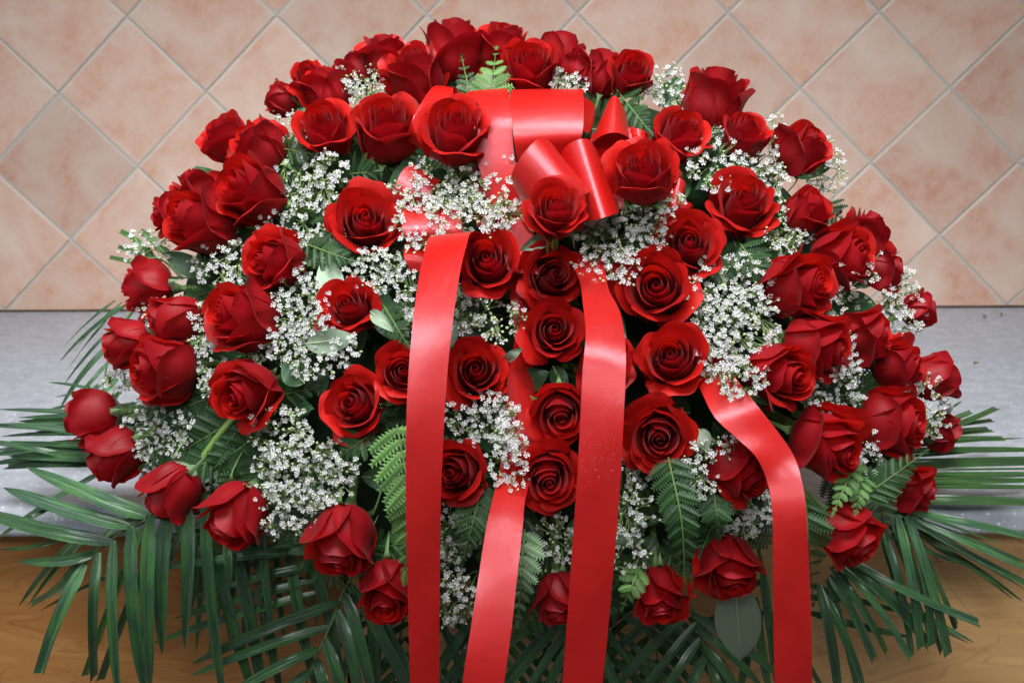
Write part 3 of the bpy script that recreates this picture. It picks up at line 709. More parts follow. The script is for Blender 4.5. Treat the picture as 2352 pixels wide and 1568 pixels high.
SL = [
(832,185,50,58,'with many green buds in front of the dark roses at the upper left',.01,.8,1.4),
(1306,180,38,32,'small tuft between the top row roses right of the wide loop',.0,1.2,.4),
(1535,202,42,46,'loose tuft against the tiles on the upper right rim',-.005,1.1,.4),
(668,275,36,62,'pale strip hanging left of the rose with the folded petal',-.005,1.0,.7),
(690,375,52,60,'mixed with fern leaves below that pale strip at the upper left',-.01,.8,.8),
(765,392,42,38,'bright tuft on fern under the rose with the folded petal',.01,.9,.5),
(718,455,62,36,'fine stalks right of the rounded left side rose',.0,.7,.8),
(1010,430,92,58,'spread across the dark loop below the bow, left part',.03,.8,.8),
(1128,420,62,75,'reaching up beside the big rose in front of the bow',.035,.6,.9),
(975,505,66,62,'dense patch right of the round open rose, above the ribbon fold',.02,1.1,.6),
(1095,490,95,40,'dense patch just above the fold of the left ribbon',.03,1.0,.7),
(1645,372,58,62,'thick tuft left of the small tulip shaped rose',.005,1.1,.4),
(1772,375,40,92,'column between the tulip shaped rose and the right rim rose',.0,.9,.6),
(1895,388,42,62,'faint airy tuft standing out against the tiles at the right rim',-.02,.8,.8),
(1812,535,48,50,'budding stalks below the broad pointed rose on the right',.0,.6,1.5),
(1430,535,92,58,'broad white cushion between the middle column and the right open roses',.012,1.2,.5),
(1400,610,62,42,'lower fringe of the white cushion above the middle ribbon',.012,1.0,.6),
(1528,468,38,34,'wisp over the lower petals of the rose on the bow',.035,.8,.6),
(655,520,58,40,'small heads among bare green stems at the left',.0,.9,.5),
(745,560,46,38,'dim heads left of the round open rose over fern',-.01,.7,.6),
(508,600,58,52,'cluster between the left shoulder rose and the rose turned left',.0,1.0,.5),
(335,572,52,38,'airy cluster over the cut palm tips at the left rim',-.02,.7,.7),
(868,622,62,44,'bright spray of heads left of the hanging ribbon fold',.008,1.1,.4),
(690,700,56,74,'dense cluster left of the small round faced rose',.008,1.1,.4),
(718,800,92,56,'large dense drift in the middle of the left side',.0,1.1,.4),
(605,790,46,40,'shaded tuft behind the drift of the left side',-.02,.9,.4),
(468,752,36,56,'upright tuft between the two files of left roses',.0,1.0,.5),
(492,845,34,62,'narrow tuft right of the plump rose with water drops',-.005,.9,.5),
(345,715,36,32,'tiny tuft between the sideways rose and the left buds',.0,1.0,.5),
(1066,705,42,50,'shaded tuft right of the left ribbon under the open rose',-.01,1.0,.6),
(1150,735,56,42,'mostly green buds before the dark gap in the centre',.005,.35,2.6),
(945,690,30,66,'edge of blossoms showing just left of the left ribbon',.0,1.0,.4),
(1688,665,98,72,'great white mass right of the largest round rose, upper part',.0,1.15,.6),
(1688,760,90,56,'great white mass right of the largest round rose, lower part',.0,1.0,.6),
(1640,820,40,52,'strip along the right edge of the open rose below the largest one',.0,1.1,.4),
(1704,868,52,42,'tuft covering the start of the right ribbon',.03,1.1,.5),
(1905,690,66,34,'flat tuft between the broad right rose and the cluster below it',-.01,.9,.7),
(2076,702,44,74,'tall tuft on the right rim left of the curled rose',-.01,1.2,.5),
(1985,612,40,36,'handful of blossoms scattered over the right shoulder roses',.025,.4,.4),
(1940,825,32,58,'elongated spike between the right cluster roses',.01,1.2,.4),
(1912,900,62,42,'tuft above the big rose turned down right',-.005,1.0,.4),
(2130,935,52,62,'tuft over the extreme right roses beside the heart shaped body',.005,1.0,.5),
(1968,1050,46,72,'tuft hanging below the long pointed petal at the lower right',.0,1.1,.4),
(362,985,66,66,'shaded tuft above the hanging bud at the lower left',-.012,1.0,.4),
(278,872,38,28,'small tuft over palm blades beside the left buds',-.01,.8,.5),
(640,990,62,50,'loose stalks below the ragged open rose',.0,.8,.9),
(700,1085,100,72,'big lacy cluster at the lower left between two roses',.0,1.0,.7),
(668,1170,84,52,'lower fringe of the lacy cluster over the palm',.0,1.0,.6),
(1105,960,76,50,'tuft below the open rose right of the left ribbon',.0,1.1,.4),
(1165,1050,40,78,'narrow trail down to the pale narrow ribbon',.012,1.1,.4),
(1462,1082,38,36,'shaded pinkish tuft under the wide open lower rose',-.02,.9,.4),
(1605,1075,46,56,'tuft left of the rose under the curving right ribbon',.01,1.1,.4),
(1446,1175,50,58,'sparse long stalked heads right of the middle ribbon',.005,.5,.8),
(1440,1270,44,50,'lower sparse heads beside the middle ribbon',.005,.5,.8),
(1712,1172,64,54,'shaded tuft left of the straight part of the right ribbon',-.015,1.0,.4),
(1272,1245,50,54,'sparse heads left of the middle ribbon above a drooping rose',-.005,.5,.8),
(1045,1235,38,66,'dim heads between the left ribbon and the pale one',-.01,.6,.6),
(1052,1375,48,54,'drooping umbrella of heads at the bottom between two ribbons',.01,.9,.7),
(1690,1025,34,22,'few heads lying on the rose beside the right ribbon',.03,.4,.8),
]
for s_ in SL: sprig(*s_)

def leaf(b, t, wpx, offs, label, mat=M_LEAF, cup=.15, group=None, cat='leaf', serr=0.0, flip=1):
    p0 = on(b[0], b[1], offs[0], .008); p1 = on(t[0], t[1], offs[1], .008); ax = (p1 - p0); L = ax.length; ax.normalize()
    wm = wpx * (p0 - CAM).dot(CF) / F / 2; out = (CAM - p0).normalized(); side = ax.cross(out).normalized(); nrm = side.cross(ax).normalized() * flip
    T = thing('broad_leaf', label, cat, frame(p0, nrm, ax), group); vs = []; n = 12; nc = 6; a0 = rnd.uniform(0, 6)
    for i in range(n + 1):
        tt = i / n; ww = wm * (math.sin(math.pi * tt ** .85) ** .75) * (1 + serr * (i % 2)) + .0002
        for k in range(nc + 1):
            s = -1 + 2 * k / nc
            vs.append((L * tt, s * ww, cup * ww * s * s - .10 * L * (tt - .5) ** 2 + .0012 * math.sin(tt * 7 + a0 + s * 2)))
    m = nc + 1; fs = [(i * m + k, (i + 1) * m + k, (i + 1) * m + k + 1, i * m + k + 1) for i in range(n) for k in range(nc)]
    link('blade', new_mesh('blade', vs, fs, mat), T)
    g = Geo(); g.tube([Vector((L * (i / 8) * .96, 0, -.10 * L * ((i / 8) - .5) ** 2 + .0004)) for i in range(9)], .0007, .0002, 4)
    link('midrib', new_mesh('midrib', g.v, g.f, M_VEIN), T)
# ------------------------------------------------------------------ ferns
def pinna_mesh(seed, mat):
    rng = random.Random(seed); vs = []; fs = []; n = 9
    vs.append((0, 0, 0)); prevm = 0
    mids = []; 
    for i in range(n + 1):
        t = i / n; mids.append(len(vs)); vs.append((t, 0, .05 * math.sin(t * 3) + .02))
    for sgn in (1, -1):
        for i in range(n):
            t0 = i / n; t1 = (i + 1) / n; e = 0.22 * math.sin(math.pi * min(1, (t0 * .82 + .18))) ** .8 + .02; e *= rng.uniform(.9, 1.1)
            b = len(vs)
            vs += [(t0 + .03, sgn * e * .50, .0), (t0 + .110 + .03 * t0, sgn * e * 1.18, -.02), (t1 + .012, sgn * e * .45, .0)]
            f1 = (mids[i], b, b + 1, b + 2, mids[i + 1]); fs.append(f1 if sgn < 0 else f1[::-1])
    return new_mesh('pinna', vs, fs, mat, False)
PIN = {m.name: [pinna_mesh(k, m) for k in range(3)] for m in (M_FERN, M_FERNL, M_FERNP)}
def fern(b, t, width, offs, label, mat=M_FERN, n=13, bend=0, sides=(1, -1), group=None, face=None):
    o0, o1 = offs; n = max(5, int(n * .8))
    p0 = on(b[0], b[1], o0, .01); p1 = on(t[0], t[1], o1, .01)
    d0 = (p1 - p0); L = d0.length; mp = (b[0] * .5 + t[0] * .5 + bend, b[1] * .5 + t[1] * .5)
    pm = on(mp[0], mp[1], (o0 + o1) / 2 + .008, .01)
    T = thing('fern_frond', label, 'fern', Matrix.Translation(p0), group); I = Matrix.Translation(-p0)
    pts = crom([p0, pm, p1], 8); g = Geo(); g.tube([I @ p for p in pts], .0011, .0004, 5); link('rachis', new_mesh('rachis', g.v, g.f, M_RACHIS), T)
    out = (face or (CAM - pm)).normalized(); wm = width * (pm - CAM).dot(CF) / F
    nrm0 = (out + Vector((rnd.uniform(-.25, .25), 0, rnd.uniform(-.1, .3)))).normalized()
    for i in range(n):
        f = (i + .4) / n; x = f * (len(pts) - 1); k = min(len(pts) - 2, int(x)); p = pts[k].lerp(pts[k + 1], x - k)
        ax = (pts[k + 1] - pts[k]).normalized(); side = ax.cross(nrm0).normalized(); nrm = side.cross(ax).normalized()
        ln = wm * (1 - f ** 1.4) * (.75 + .25 * math.sin(min(1, f * 4) * 1.57)) + wm * .10
        for sg in sides:
            a = R(62 - 22 * f + rnd.uniform(-5, 5)); dr = (ax * math.cos(a) + side * sg * math.sin(a) + nrm * rnd.uniform(-.22, .12)).normalized()
            M = frame(p, (nrm - dr * nrm.dot(dr)).normalized(), dr); M = M @ Matrix.Diagonal((ln, min(ln * 1.3, L / n / .44 * 1.12), ln, 1))
            link('pinna', rnd.choice(PIN[mat.name]), T, I @ M)
    ax = (pts[-1] - pts[-3]).normalized(); M = frame(p1 - ax * wm * .12, (nrm0 - ax * nrm0.dot(ax)).normalized(), ax) @ Matrix.Scale(wm * .45, 4)
    link('pinna', PIN[mat.name][0], T, I @ M)
fern((1122, 250), (1140, 112), 58, (.0, .025), 'bright upright fern tip between the top roses, above the bow', M_FERNL, 8)
fern((1085, 240), (1060, 130), 36, (-.01, .015), 'small dark fern tip left of the bright upright one', M_FERN, 8)
fern((1415, 205), (1490, 300), 56, (.0, .012), 'drooping fern right of the cone shaped ribbon loop', M_FERN, 9)
fern((912, 975), (930, 1318), 92, (.03, .045), 'large light green fern hanging along the left edge of the left ribbon', M_FERNL, 17, bend=18)
fern((1535, 1050), (1573, 1352), 62, (.012, .03), 'long open fern hanging between the drooping roses at the lower right', M_FERN, 15, bend=12)
fern((1205, 1215), (1190, 1428), 60, (.0, .028), 'pale fern hanging right of the narrow ribbon', M_FERNP, 11)
fern((1850, 1150), (1868, 1385), 66, (.02, .03), 'fern hanging right of the straight right ribbon', M_FERN, 12)
fern((1985, 1140), (2125, 1038), 54, (.03, .055), 'dark fern crossing the rose at the lower right', M_FERN, 12)
fern((1965, 1060), (1915, 1175), 40, (.01, .04), 'narrow fern pointing down over the drooping right rose, left one', M_FERNL, 9)
fern((1985, 1070), (1965, 1180), 40, (.01, .045), 'narrow fern pointing down over the drooping right rose, right one', M_FERNL, 9)
fern((2010, 1110), (2045, 1265), 44, (.01, .035), 'light fern hanging right of the drooping right rose', M_FERNP, 10)
fern((1110, 1110), (1062, 1290), 60, (-.01, .01), 'dark fern left of the narrow pale ribbon', M_FERN, 11)
fern((1640, 1130), (1650, 1230), 52, (.0, .01), 'short fern below the rose under the curving ribbon', M_FERN, 8)
fern((1470, 1300), (1430, 1395), 42, (.0, .02), 'small curled fern left of the lower right drooping rose', M_FERNL, 6)
fern((805, 400), (860, 395), 60, (-.01, .0), 'short broad fern under the rose with tall back petals', M_FERN, 7)
fern((700, 560), (810, 600), 56, (-.01, .0), 'dark fern below the round open rose on the left', M_FERN, 9)
fern((880, 700), (935, 790), 48, (-.005, .005), 'fern behind the edge of the left ribbon', M_FERN, 9)
fern((1890, 470), (1935, 505), 48, (-.01, -.02), 'fern tip sticking out against the tiles on the right rim', M_FERN, 7)
fern((1620, 330), (1640, 290), 44, (-.01, .0), 'fern tip under the right rim roses', M_FERN, 6)
fern((1700, 560), (1760, 640), 60, (-.015, -.005), 'fern between baby\'s breath patches on the right', M_FERN, 9)
fern((640, 340), (720, 355), 44, (-.01, -.005), 'fern tip left of the folded petal rose', M_FERN, 6)
fern((860, 990), (780, 1050), 60, (-.01, -.005), 'dark fern left of the large light green fern', M_FERN, 9)
for (x, y, x2, y2) in ((560, 950, 380, 1060), (590, 1000, 430, 1120), (520, 900, 350, 960), (600, 1060, 500, 1180), (470, 1000, 330, 1070), (640, 1010, 560, 1140), (520, 1040, 410, 1090),
                       (450, 930, 300, 930), (1900, 900, 2050, 930), (2000, 940, 2130, 1010), (1900, 1080, 2010, 1180), (1960, 860, 2060, 880), (2000, 1040, 2110, 1110), (760, 1170, 640, 1230), (1500, 1240, 1420, 1340), (1330, 1280, 1290, 1390), (940, 1250, 860, 1360), (1150, 1200, 1120, 1330), (1640, 1200, 1600, 1290)):
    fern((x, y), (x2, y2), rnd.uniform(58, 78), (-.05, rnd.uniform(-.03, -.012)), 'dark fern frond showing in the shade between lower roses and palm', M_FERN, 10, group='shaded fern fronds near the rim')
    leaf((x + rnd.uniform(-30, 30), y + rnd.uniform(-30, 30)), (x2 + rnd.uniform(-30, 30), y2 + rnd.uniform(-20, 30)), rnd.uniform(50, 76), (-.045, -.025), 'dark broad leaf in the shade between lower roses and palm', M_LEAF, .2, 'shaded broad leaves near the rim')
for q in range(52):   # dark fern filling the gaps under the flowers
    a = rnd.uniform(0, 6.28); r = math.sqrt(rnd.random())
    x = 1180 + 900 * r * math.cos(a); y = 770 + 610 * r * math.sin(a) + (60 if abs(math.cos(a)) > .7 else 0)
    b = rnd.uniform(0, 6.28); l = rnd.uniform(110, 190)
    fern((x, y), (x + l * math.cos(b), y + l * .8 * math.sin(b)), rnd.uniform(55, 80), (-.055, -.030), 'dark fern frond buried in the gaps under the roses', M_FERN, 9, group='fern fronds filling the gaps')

# ------------------------------------------------------------------ broad leaves
leaf((1688, 1335), (1702, 1522), 108, (.0, .03), 'large grey green leaf hanging below the lower right rose', M_LEAFG, .1)
leaf((770, 690), (745, 590), 62, (-.01, -.005), 'grey green leaf standing above the small round faced rose', M_LEAFG)
leaf((700, 790), (815, 775), 58, (.0, .003), 'grey green leaf under the small round faced rose', M_LEAFG)
leaf((850, 715), (905, 760), 30, (.005, .02), 'pale folded leaf at the lower right of the small round faced rose', M_LEAFG, .6)
leaf((700, 880), (650, 830), 64, (-.015, -.005), 'dark round leaf beneath the drift of the left side', M_LEAF)
leaf((1262, 545), (1195, 572), 34, (.0, .025), 'pale pointed leaf with a light rim below the rose before the slanting loops', M_LEAFG, .7)
leaf((1135, 385), (1075, 362), 26, (.02, .03), 'small grey leaf among the white flowers below the big rose', M_LEAFG, .5)
leaf((1205, 480), (1225, 530), 26, (.0, .01), 'narrow leaf left of the rose before the slanting loops', M_LEAFG, .5)
leaf((1155, 830), (1200, 800), 22, (.0, .02), 'small pale leaf beside the centre roses', M_LEAFG, .5)
leaf((1605, 985), (1625, 1035), 40, (.0, .01), 'pale cupped leaf right of the wide open lower rose', M_LEAFG, .3)
leaf((1720, 905), (1800, 925), 30, (-.01, -.005), 'dark strap leaf by the right ribbon', M_LEAF)
leaf((1270, 840), (1300, 900), 40, (-.03, -.02), 'dark leaf in the central gap', M_LEAF)
for q in range(150):
    a = rnd.uniform(0, 6.28); r = math.sqrt(rnd.random()) * .93
    x = 1180 + 930 * r * math.cos(a); y = 770 + 620 * r * math.sin(a)
    b = rnd.uniform(0, 6.28); l = rnd.uniform(70, 130)
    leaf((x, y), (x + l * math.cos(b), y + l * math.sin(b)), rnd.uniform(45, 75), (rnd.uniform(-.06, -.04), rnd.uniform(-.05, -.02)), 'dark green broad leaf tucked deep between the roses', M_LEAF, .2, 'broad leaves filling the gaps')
# green holder the stems are pushed into
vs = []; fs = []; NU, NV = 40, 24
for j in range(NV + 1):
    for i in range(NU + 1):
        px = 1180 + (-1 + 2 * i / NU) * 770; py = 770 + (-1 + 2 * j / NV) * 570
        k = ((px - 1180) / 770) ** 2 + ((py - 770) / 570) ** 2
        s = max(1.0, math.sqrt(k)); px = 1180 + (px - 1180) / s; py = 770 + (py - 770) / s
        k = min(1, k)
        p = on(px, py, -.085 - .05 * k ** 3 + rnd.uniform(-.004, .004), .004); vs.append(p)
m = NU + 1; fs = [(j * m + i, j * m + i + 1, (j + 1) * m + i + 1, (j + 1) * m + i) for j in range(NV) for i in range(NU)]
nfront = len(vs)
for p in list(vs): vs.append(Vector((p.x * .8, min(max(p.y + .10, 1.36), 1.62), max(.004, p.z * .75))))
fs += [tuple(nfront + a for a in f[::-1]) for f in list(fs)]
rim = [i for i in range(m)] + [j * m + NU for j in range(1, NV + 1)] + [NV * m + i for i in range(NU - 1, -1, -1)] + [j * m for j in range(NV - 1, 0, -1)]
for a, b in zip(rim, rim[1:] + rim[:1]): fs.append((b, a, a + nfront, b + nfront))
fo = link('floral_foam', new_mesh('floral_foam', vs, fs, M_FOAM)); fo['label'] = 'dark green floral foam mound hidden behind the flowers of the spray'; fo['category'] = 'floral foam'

# ------------------------------------------------------------------ palm fronds
def blade_mesh(P, wm, nrm_hint, cut, twist=0.0):
    pts = crom(P, 5); n = len(pts) - 1; vs = []; ac = []; al = []; fs = []; u0 = rnd.uniform(0, 50); L = 0
    for i, p in enumerate(pts):
        t = i / n; d = (pts[min(i + 1, n)] - pts[max(0, i - 1)]).normalized(); s0 = d.cross(nrm_hint).normalized(); nn = s0.cross(d).normalized()
        a = twist * t; s1 = s0 * math.cos(a) + nn * math.sin(a); nn = s1.cross(d).normalized()
        if i: L += (p - pts[i - 1]).length
        ww = wm * min(1, .50 + 3.6 * t) * ((1 - t ** 6) if not cut else (1 - .06 * t)) + .0003
        for k, s in enumerate((-1, -.55, -.12, 0, .12, .55, 1)):
            q = p + s1 * ww * s + nn * ww * (.34 * abs(s) - .10 * (abs(s) < .05) + .07 * math.sin(s * 9)); 
            if cut and i == n: q = q + d * ww * .7 * s
            vs.append(q); ac.append(s + u0); al.append(L * 8 + u0)
    fs = [(i * 7 + k, i * 7 + k + 1, (i + 1) * 7 + k + 1, (i + 1) * 7 + k) for i in range(n) for k in range(6)]
    return vs, fs, ac, al
def palm(rachis, leaflets, label, mat=M_PALM, group='palm fronds under the roses', offs=(0, 0), floor=.006):
    """rachis: [(px,py,y)...]; leaflets: (bx,by,tx,ty,width_px,ybase,ytip[,sag px,cut])"""
    R0 = [at(x, y, d, floor) for x, y, d in rachis]
    T = thing('palm_frond', label, 'palm frond', Matrix.Translation(R0[0]), group); I = Matrix.Translation(-R0[0])
    g = Geo(); g.tube([I @ p for p in crom(R0, 6)], .0020, .0007, 6); link('rachis', new_mesh('rachis', g.v, g.f, M_RACHIS), T)
    for lf in leaflets:
        bx, by, tx, ty, wp, y0, y1 = lf[:7]; sag = lf[7] if len(lf) > 7 else 0; cut = lf[8] if len(lf) > 8 else False
        a = at(bx, by, y0, floor); b = at(tx, ty, y1, floor)
        ln = math.hypot(tx - bx, ty - by) + 1e-6; nx, ny = -(ty - by) / ln, (tx - bx) / ln
        m1 = at(bx + (tx - bx) * .33 + nx * sag, by + (ty - by) * .33 + ny * sag, y0 * .67 + y1 * .33 - .012, floor); m2 = at(bx + (tx - bx) * .68 + nx * sag * .9, by + (ty - by) * .68 + ny * sag * .9, y0 * .32 + y1 * .68 - .010, floor)
        out = (CAM - m1).normalized(); hint = (out + Vector((rnd.uniform(-.4, .4), 0, rnd.uniform(.3, 1.3)))).normalized()
        vs, fs, ac, al = blade_mesh([I @ a, I @ m1, I @ m2, I @ b], .87 * wp * (m1 - CAM).dot(CF) / F / 2, hint, cut, rnd.uniform(-.5, .5))
        link('leaflet', new_mesh('leaflet', vs, fs, mat, True, None, {'across': ac, 'along': al}), T)
def auto_leaflets(r0, r1, n, L, a0, a1, wp, y0, y1, y2, side=1, jit=6, f0=.05, f1=1.0, sag=0, cut=.25):
    "leaflets along a straight rib r0->r1; a0,a1 = picture angle (deg, 0 right, 90 down) at the base and tip"
    out = []
    for i in range(n):
        f = f0 + (f1 - f0) * (i + rnd.uniform(-.2, .2)) / max(1, n - 1); bx = r0[0] + (r1[0] - r0[0]) * f; by = r0[1] + (r1[1] - r0[1]) * f
        a = R(a0 + (a1 - a0) * f + rnd.uniform(-jit, jit)); l = L * rnd.uniform(.85, 1.12) * (1 - .35 * f * f)
        yb = y0 + (y1 - y0) * f
        out.append((bx, by, bx + l * math.cos(a), by + l * math.sin(a), wp * rnd.uniform(.8, 1.15), yb + rnd.uniform(-.006, .006), yb + y2, sag * rnd.uniform(.5, 1.3) * side, rnd.random() < cut))
    return out
# P1 lower left, explicit
palm([(520, 1090, 1.20), (400, 1150, 1.17), (296, 1210, 1.155), (223, 1266, 1.15), (193, 1296, 1.15)], [
 (345, 1188, 60, 1072, 44, 1.155, 1.19, -6), (298, 1210, 8, 1120, 38, 1.15, 1.19, -6), (254, 1246, -60, 1168, 38, 1.15, 1.18, -8), (220, 1270, 40, 1288, 26, 1.15, 1.17, -10),
 (192, 1296, 72, 1392, 40, 1.15, 1.18, -8, True), (195, 1296, 92, 1545, 34, 1.145, 1.14, 8, True), (226, 1268, 214, 1556, 27, 1.145, 1.13, 8, True), (262, 1240, 280, 1640, 29, 1.145, 1.13, 10),
 (302, 1205, 340, 1620, 34, 1.145, 1.14, 12), (345, 1184, 345, 1590, 36, 1.14, 1.13, 8), (388, 1160, 372, 1500, 36, 1.145, 1.14, 8), (430, 1150, 425, 1490, 38, 1.145, 1.14, -6), (470, 1130, 520, 1640, 30, 1.15, 1.14, 8)],
 'large palm frond spreading at the lower left corner with one blade hanging beside the next')
palm([(640, 1080, 1.20), (560, 1150, 1.185), (480, 1190, 1.18), (440, 1210, 1.18)],
 [(487, 1240, 590, 1620, 32, 1.175, 1.16, 6), (535, 1245, 610, 1640, 32, 1.17, 1.16, -6), (590, 1220, 650, 1620, 26, 1.175, 1.165, 6), (600, 1180, 625, 1440, 22, 1.165, 1.15, 4), (660, 1230, 730, 1600, 28, 1.175, 1.165, 6), (700, 1230, 790, 1560, 26, 1.18, 1.17, -4),
  (520, 1230, 528, 1345, 22, 1.15, 1.13, 0), (465, 1220, 440, 1400, 24, 1.18, 1.18, 4), (560, 1200, 480, 1500, 22, 1.185, 1.19, 6)],
 'palm frond with long vertical blades hanging under the lower left roses')
palm([(850, 1250, 1.19), (797, 1343, 1.165), (765, 1420, 1.155), (728, 1505, 1.15), (690, 1600, 1.15)], [
 (706, 1248, 490, 1268, 18, 1.17, 1.17, -4), (706, 1266, 334, 1312, 22, 1.155, 1.15, 6), (716, 1300, 420, 1378, 24, 1.165, 1.18, 4), (722, 1335, 400, 1420, 24, 1.165, 1.18, 4), (724, 1362, 350, 1476, 24, 1.165, 1.18, 4),
 (780, 1382, 440, 1524, 27, 1.155, 1.16, 6), (756, 1440, 438, 1552, 26, 1.155, 1.16, 6), (735, 1490, 520, 1600, 27, 1.15, 1.15, 6), (716, 1540, 600, 1640, 25, 1.15, 1.15, 4),
 (790, 1360, 858, 1620, 30, 1.155, 1.15, -6), (775, 1400, 830, 1640, 32, 1.15, 1.14, -6), (745, 1465, 800, 1660, 30, 1.15, 1.14, -5), (725, 1510, 760, 1680, 28, 1.15, 1.14, -5), (800, 1340, 945, 1600, 32, 1.165, 1.16, -6, True)],
 'palm frond whose striped blades reach left across the wood, left of the ribbons')
palm([(420, 960, 1.30), (300, 1010, 1.28), (180, 1040, 1.28)],
 auto_leaflets((400, 960), (230, 1040), 9, 360, 183, 172, 17, 1.27, 1.24, .02, 1, 4, 0, 1, 5, .1) +
 auto_leaflets((420, 1010), (200, 1070), 8, 330, 190, 176, 20, 1.25, 1.23, .02, 1, 5, 0, 1, 5, .1) + [(200, 1060, -60, 1010, 22, 1.24, 1.25, 4), (330, 1060, 20, 1048, 30, 1.235, 1.24, 3), (240, 1080, 0, 1230, 14, 1.22, 1.20, 4)],
 'dark palm frond streaming off the left edge over the countertop', M_PALM)
palm([(500, 1120, 1.215), (330, 1200, 1.21), (160, 1262, 1.20)],
 [(180, 1230, 44, 1390, 15, 1.2, 1.2, 4), (205, 1225, 64, 1390, 14, 1.2, 1.2, 4), (110, 1170, -20, 1250, 14, 1.2, 1.2, 4), (150, 1235, 0, 1262, 10, 1.2, 1.2, -6), (330, 1210, 195, 1550, 17, 1.19, 1.18, 5, True), (400, 1200, 470, 1300, 14, 1.2, 1.2, 3),
  (360, 1250, 230, 1560, 20, 1.185, 1.18, 5, True), (300, 1300, 95, 1400, 8, 1.19, 1.19, 3), (420, 1220, 340, 1400, 18, 1.19, 1.19, 3), (270, 1200, 170, 1320, 12, 1.2, 1.2, 2)],
 'thin palm frond with narrow blades behind the lower left one', M_PALMY)
palm([(380, 640, 1.40), (300, 720, 1.40), (250, 820, 1.39), (235, 930, 1.36)],
 [(265, 690, 142, 801, 7, 1.42, 1.44, 4), (280, 695, 170, 806, 6, 1.42, 1.44, 4), (290, 700, 136, 832, 11, 1.41, 1.43, 8), (245, 735, 158, 845, 6, 1.4, 1.42, 2), (252, 760, 148, 882, 8, 1.4, 1.41, 3), (255, 790, 132, 950, 15, 1.38, 1.38, 8), (262, 820, 120, 1000, 11, 1.37, 1.36, 6),
  (270, 850, 150, 985, 16, 1.36, 1.34, 8), (250, 905, 112, 878, 8, 1.36, 1.38, 4), (265, 925, 112, 940, 9, 1.35, 1.36, 4), (250, 955, 60, 958, 14, 1.34, 1.35, -4), (240, 880, 128, 912, 8, 1.36, 1.37, -3), (270, 870, 175, 985, 16, 1.35, 1.34, 5), (275, 900, 200, 1010, 14, 1.35, 1.34, 5)],
 'wispy palm frond with thin blades over the countertop at the left', M_PALM)
palm([(420, 640, 1.46), (390, 610, 1.47), (360, 590, 1.48)],
 [(352, 590, 276, 532, 17, 1.48, 1.5, 5, True), (372, 600, 272, 568, 12, 1.48, 1.5, 2, True), (395, 600, 322, 532, 20, 1.47, 1.49, 4, True), (405, 610, 360, 560, 12, 1.47, 1.48, 4, True), (345, 612, 252, 592, 14, 1.47, 1.49, 0, True), (430, 620, 380, 575, 14, 1.46, 1.47, 0, True)],
 'clipped palm blades standing up against the tiles at the left rim', M_PALMY)
palm([(1950, 1040, 1.26), (2060, 1060, 1.27), (2200, 1080, 1.27)],
 [(2010, 1040, 2420, 1034, 18, 1.27, 1.28, -3), (2030, 1060, 2430, 1050, 16, 1.26, 1.28, 3), (2020, 1072, 2440, 1062, 20, 1.26, 1.27, -3), (2020, 1090, 2430, 1088, 17, 1.255, 1.265, 2), (2030, 1104, 2440, 1102, 17, 1.25, 1.26, 2),
  (2020, 1112, 2440, 1120, 18, 1.25, 1.25, 2), (2050, 1150, 2440, 1160, 28, 1.235, 1.23, -4), (2080, 1080, 2430, 1075, 5, 1.25, 1.26, 0), (2060, 1030, 2350, 1006, 9, 1.28, 1.3, -3), (2040, 1050, 2300, 1030, 10, 1.27, 1.28, 3)],
 'palm frond with level blades running off the right edge over the countertop', M_PALMY)
palm([(2080, 1000, 1.33), (2140, 990, 1.35), (2185, 985, 1.36)],
 [(2120, 990, 2230, 946, 13, 1.34, 1.37, 0, True), (2130, 1000, 2290, 938, 19, 1.34, 1.38, 3, True), (2140, 985, 2280, 966, 15, 1.34, 1.38, 0, True), (2140, 992, 2270, 984, 11, 1.34, 1.37, 0, True), (2120, 1003, 2282, 990, 14, 1.34, 1.37, 0, True), (2120, 1008, 2305, 1008, 16, 1.33, 1.37, 0, True), (2150, 960, 2208, 922, 6, 1.36, 1.38, 0)],
 'clipped palm blades beside the outermost right roses over the countertop', M_PALMY)
palm([(2000, 1140, 1.22), (2070, 1180, 1.20), (2120, 1195, 1.19)],
 [(2095, 1178, 2420, 1250, 22, 1.19, 1.17, -4), (2085, 1182, 2420, 1330, 19, 1.19, 1.16, 5), (2080, 1186, 2440, 1380, 17, 1.19, 1.16, 6), (2070, 1180, 2245, 1428, 0.1, 1.19, 1.17, 6),
  (2082, 1185, 2178, 1502, 23, 1.185, 1.155, -8, True), (2060, 1180, 2115, 1486, 22, 1.185, 1.16, -6, True), (2045, 1190, 2160, 1500, 20, 1.19, 1.17, -8, True), (2030, 1220, 2092, 1508, 22, 1.19, 1.165, -8, True), (2040, 1230, 2262, 1312, 12, 1.2, 1.19, 3), (2085, 1182, 2140, 1480, 20, 1.185, 1.16, -12, True), (2090, 1190, 2352, 1290, 14, 1.2, 1.19, 0)],
 'palm frond fanning out over the tan wood at the lower right', M_PALM)
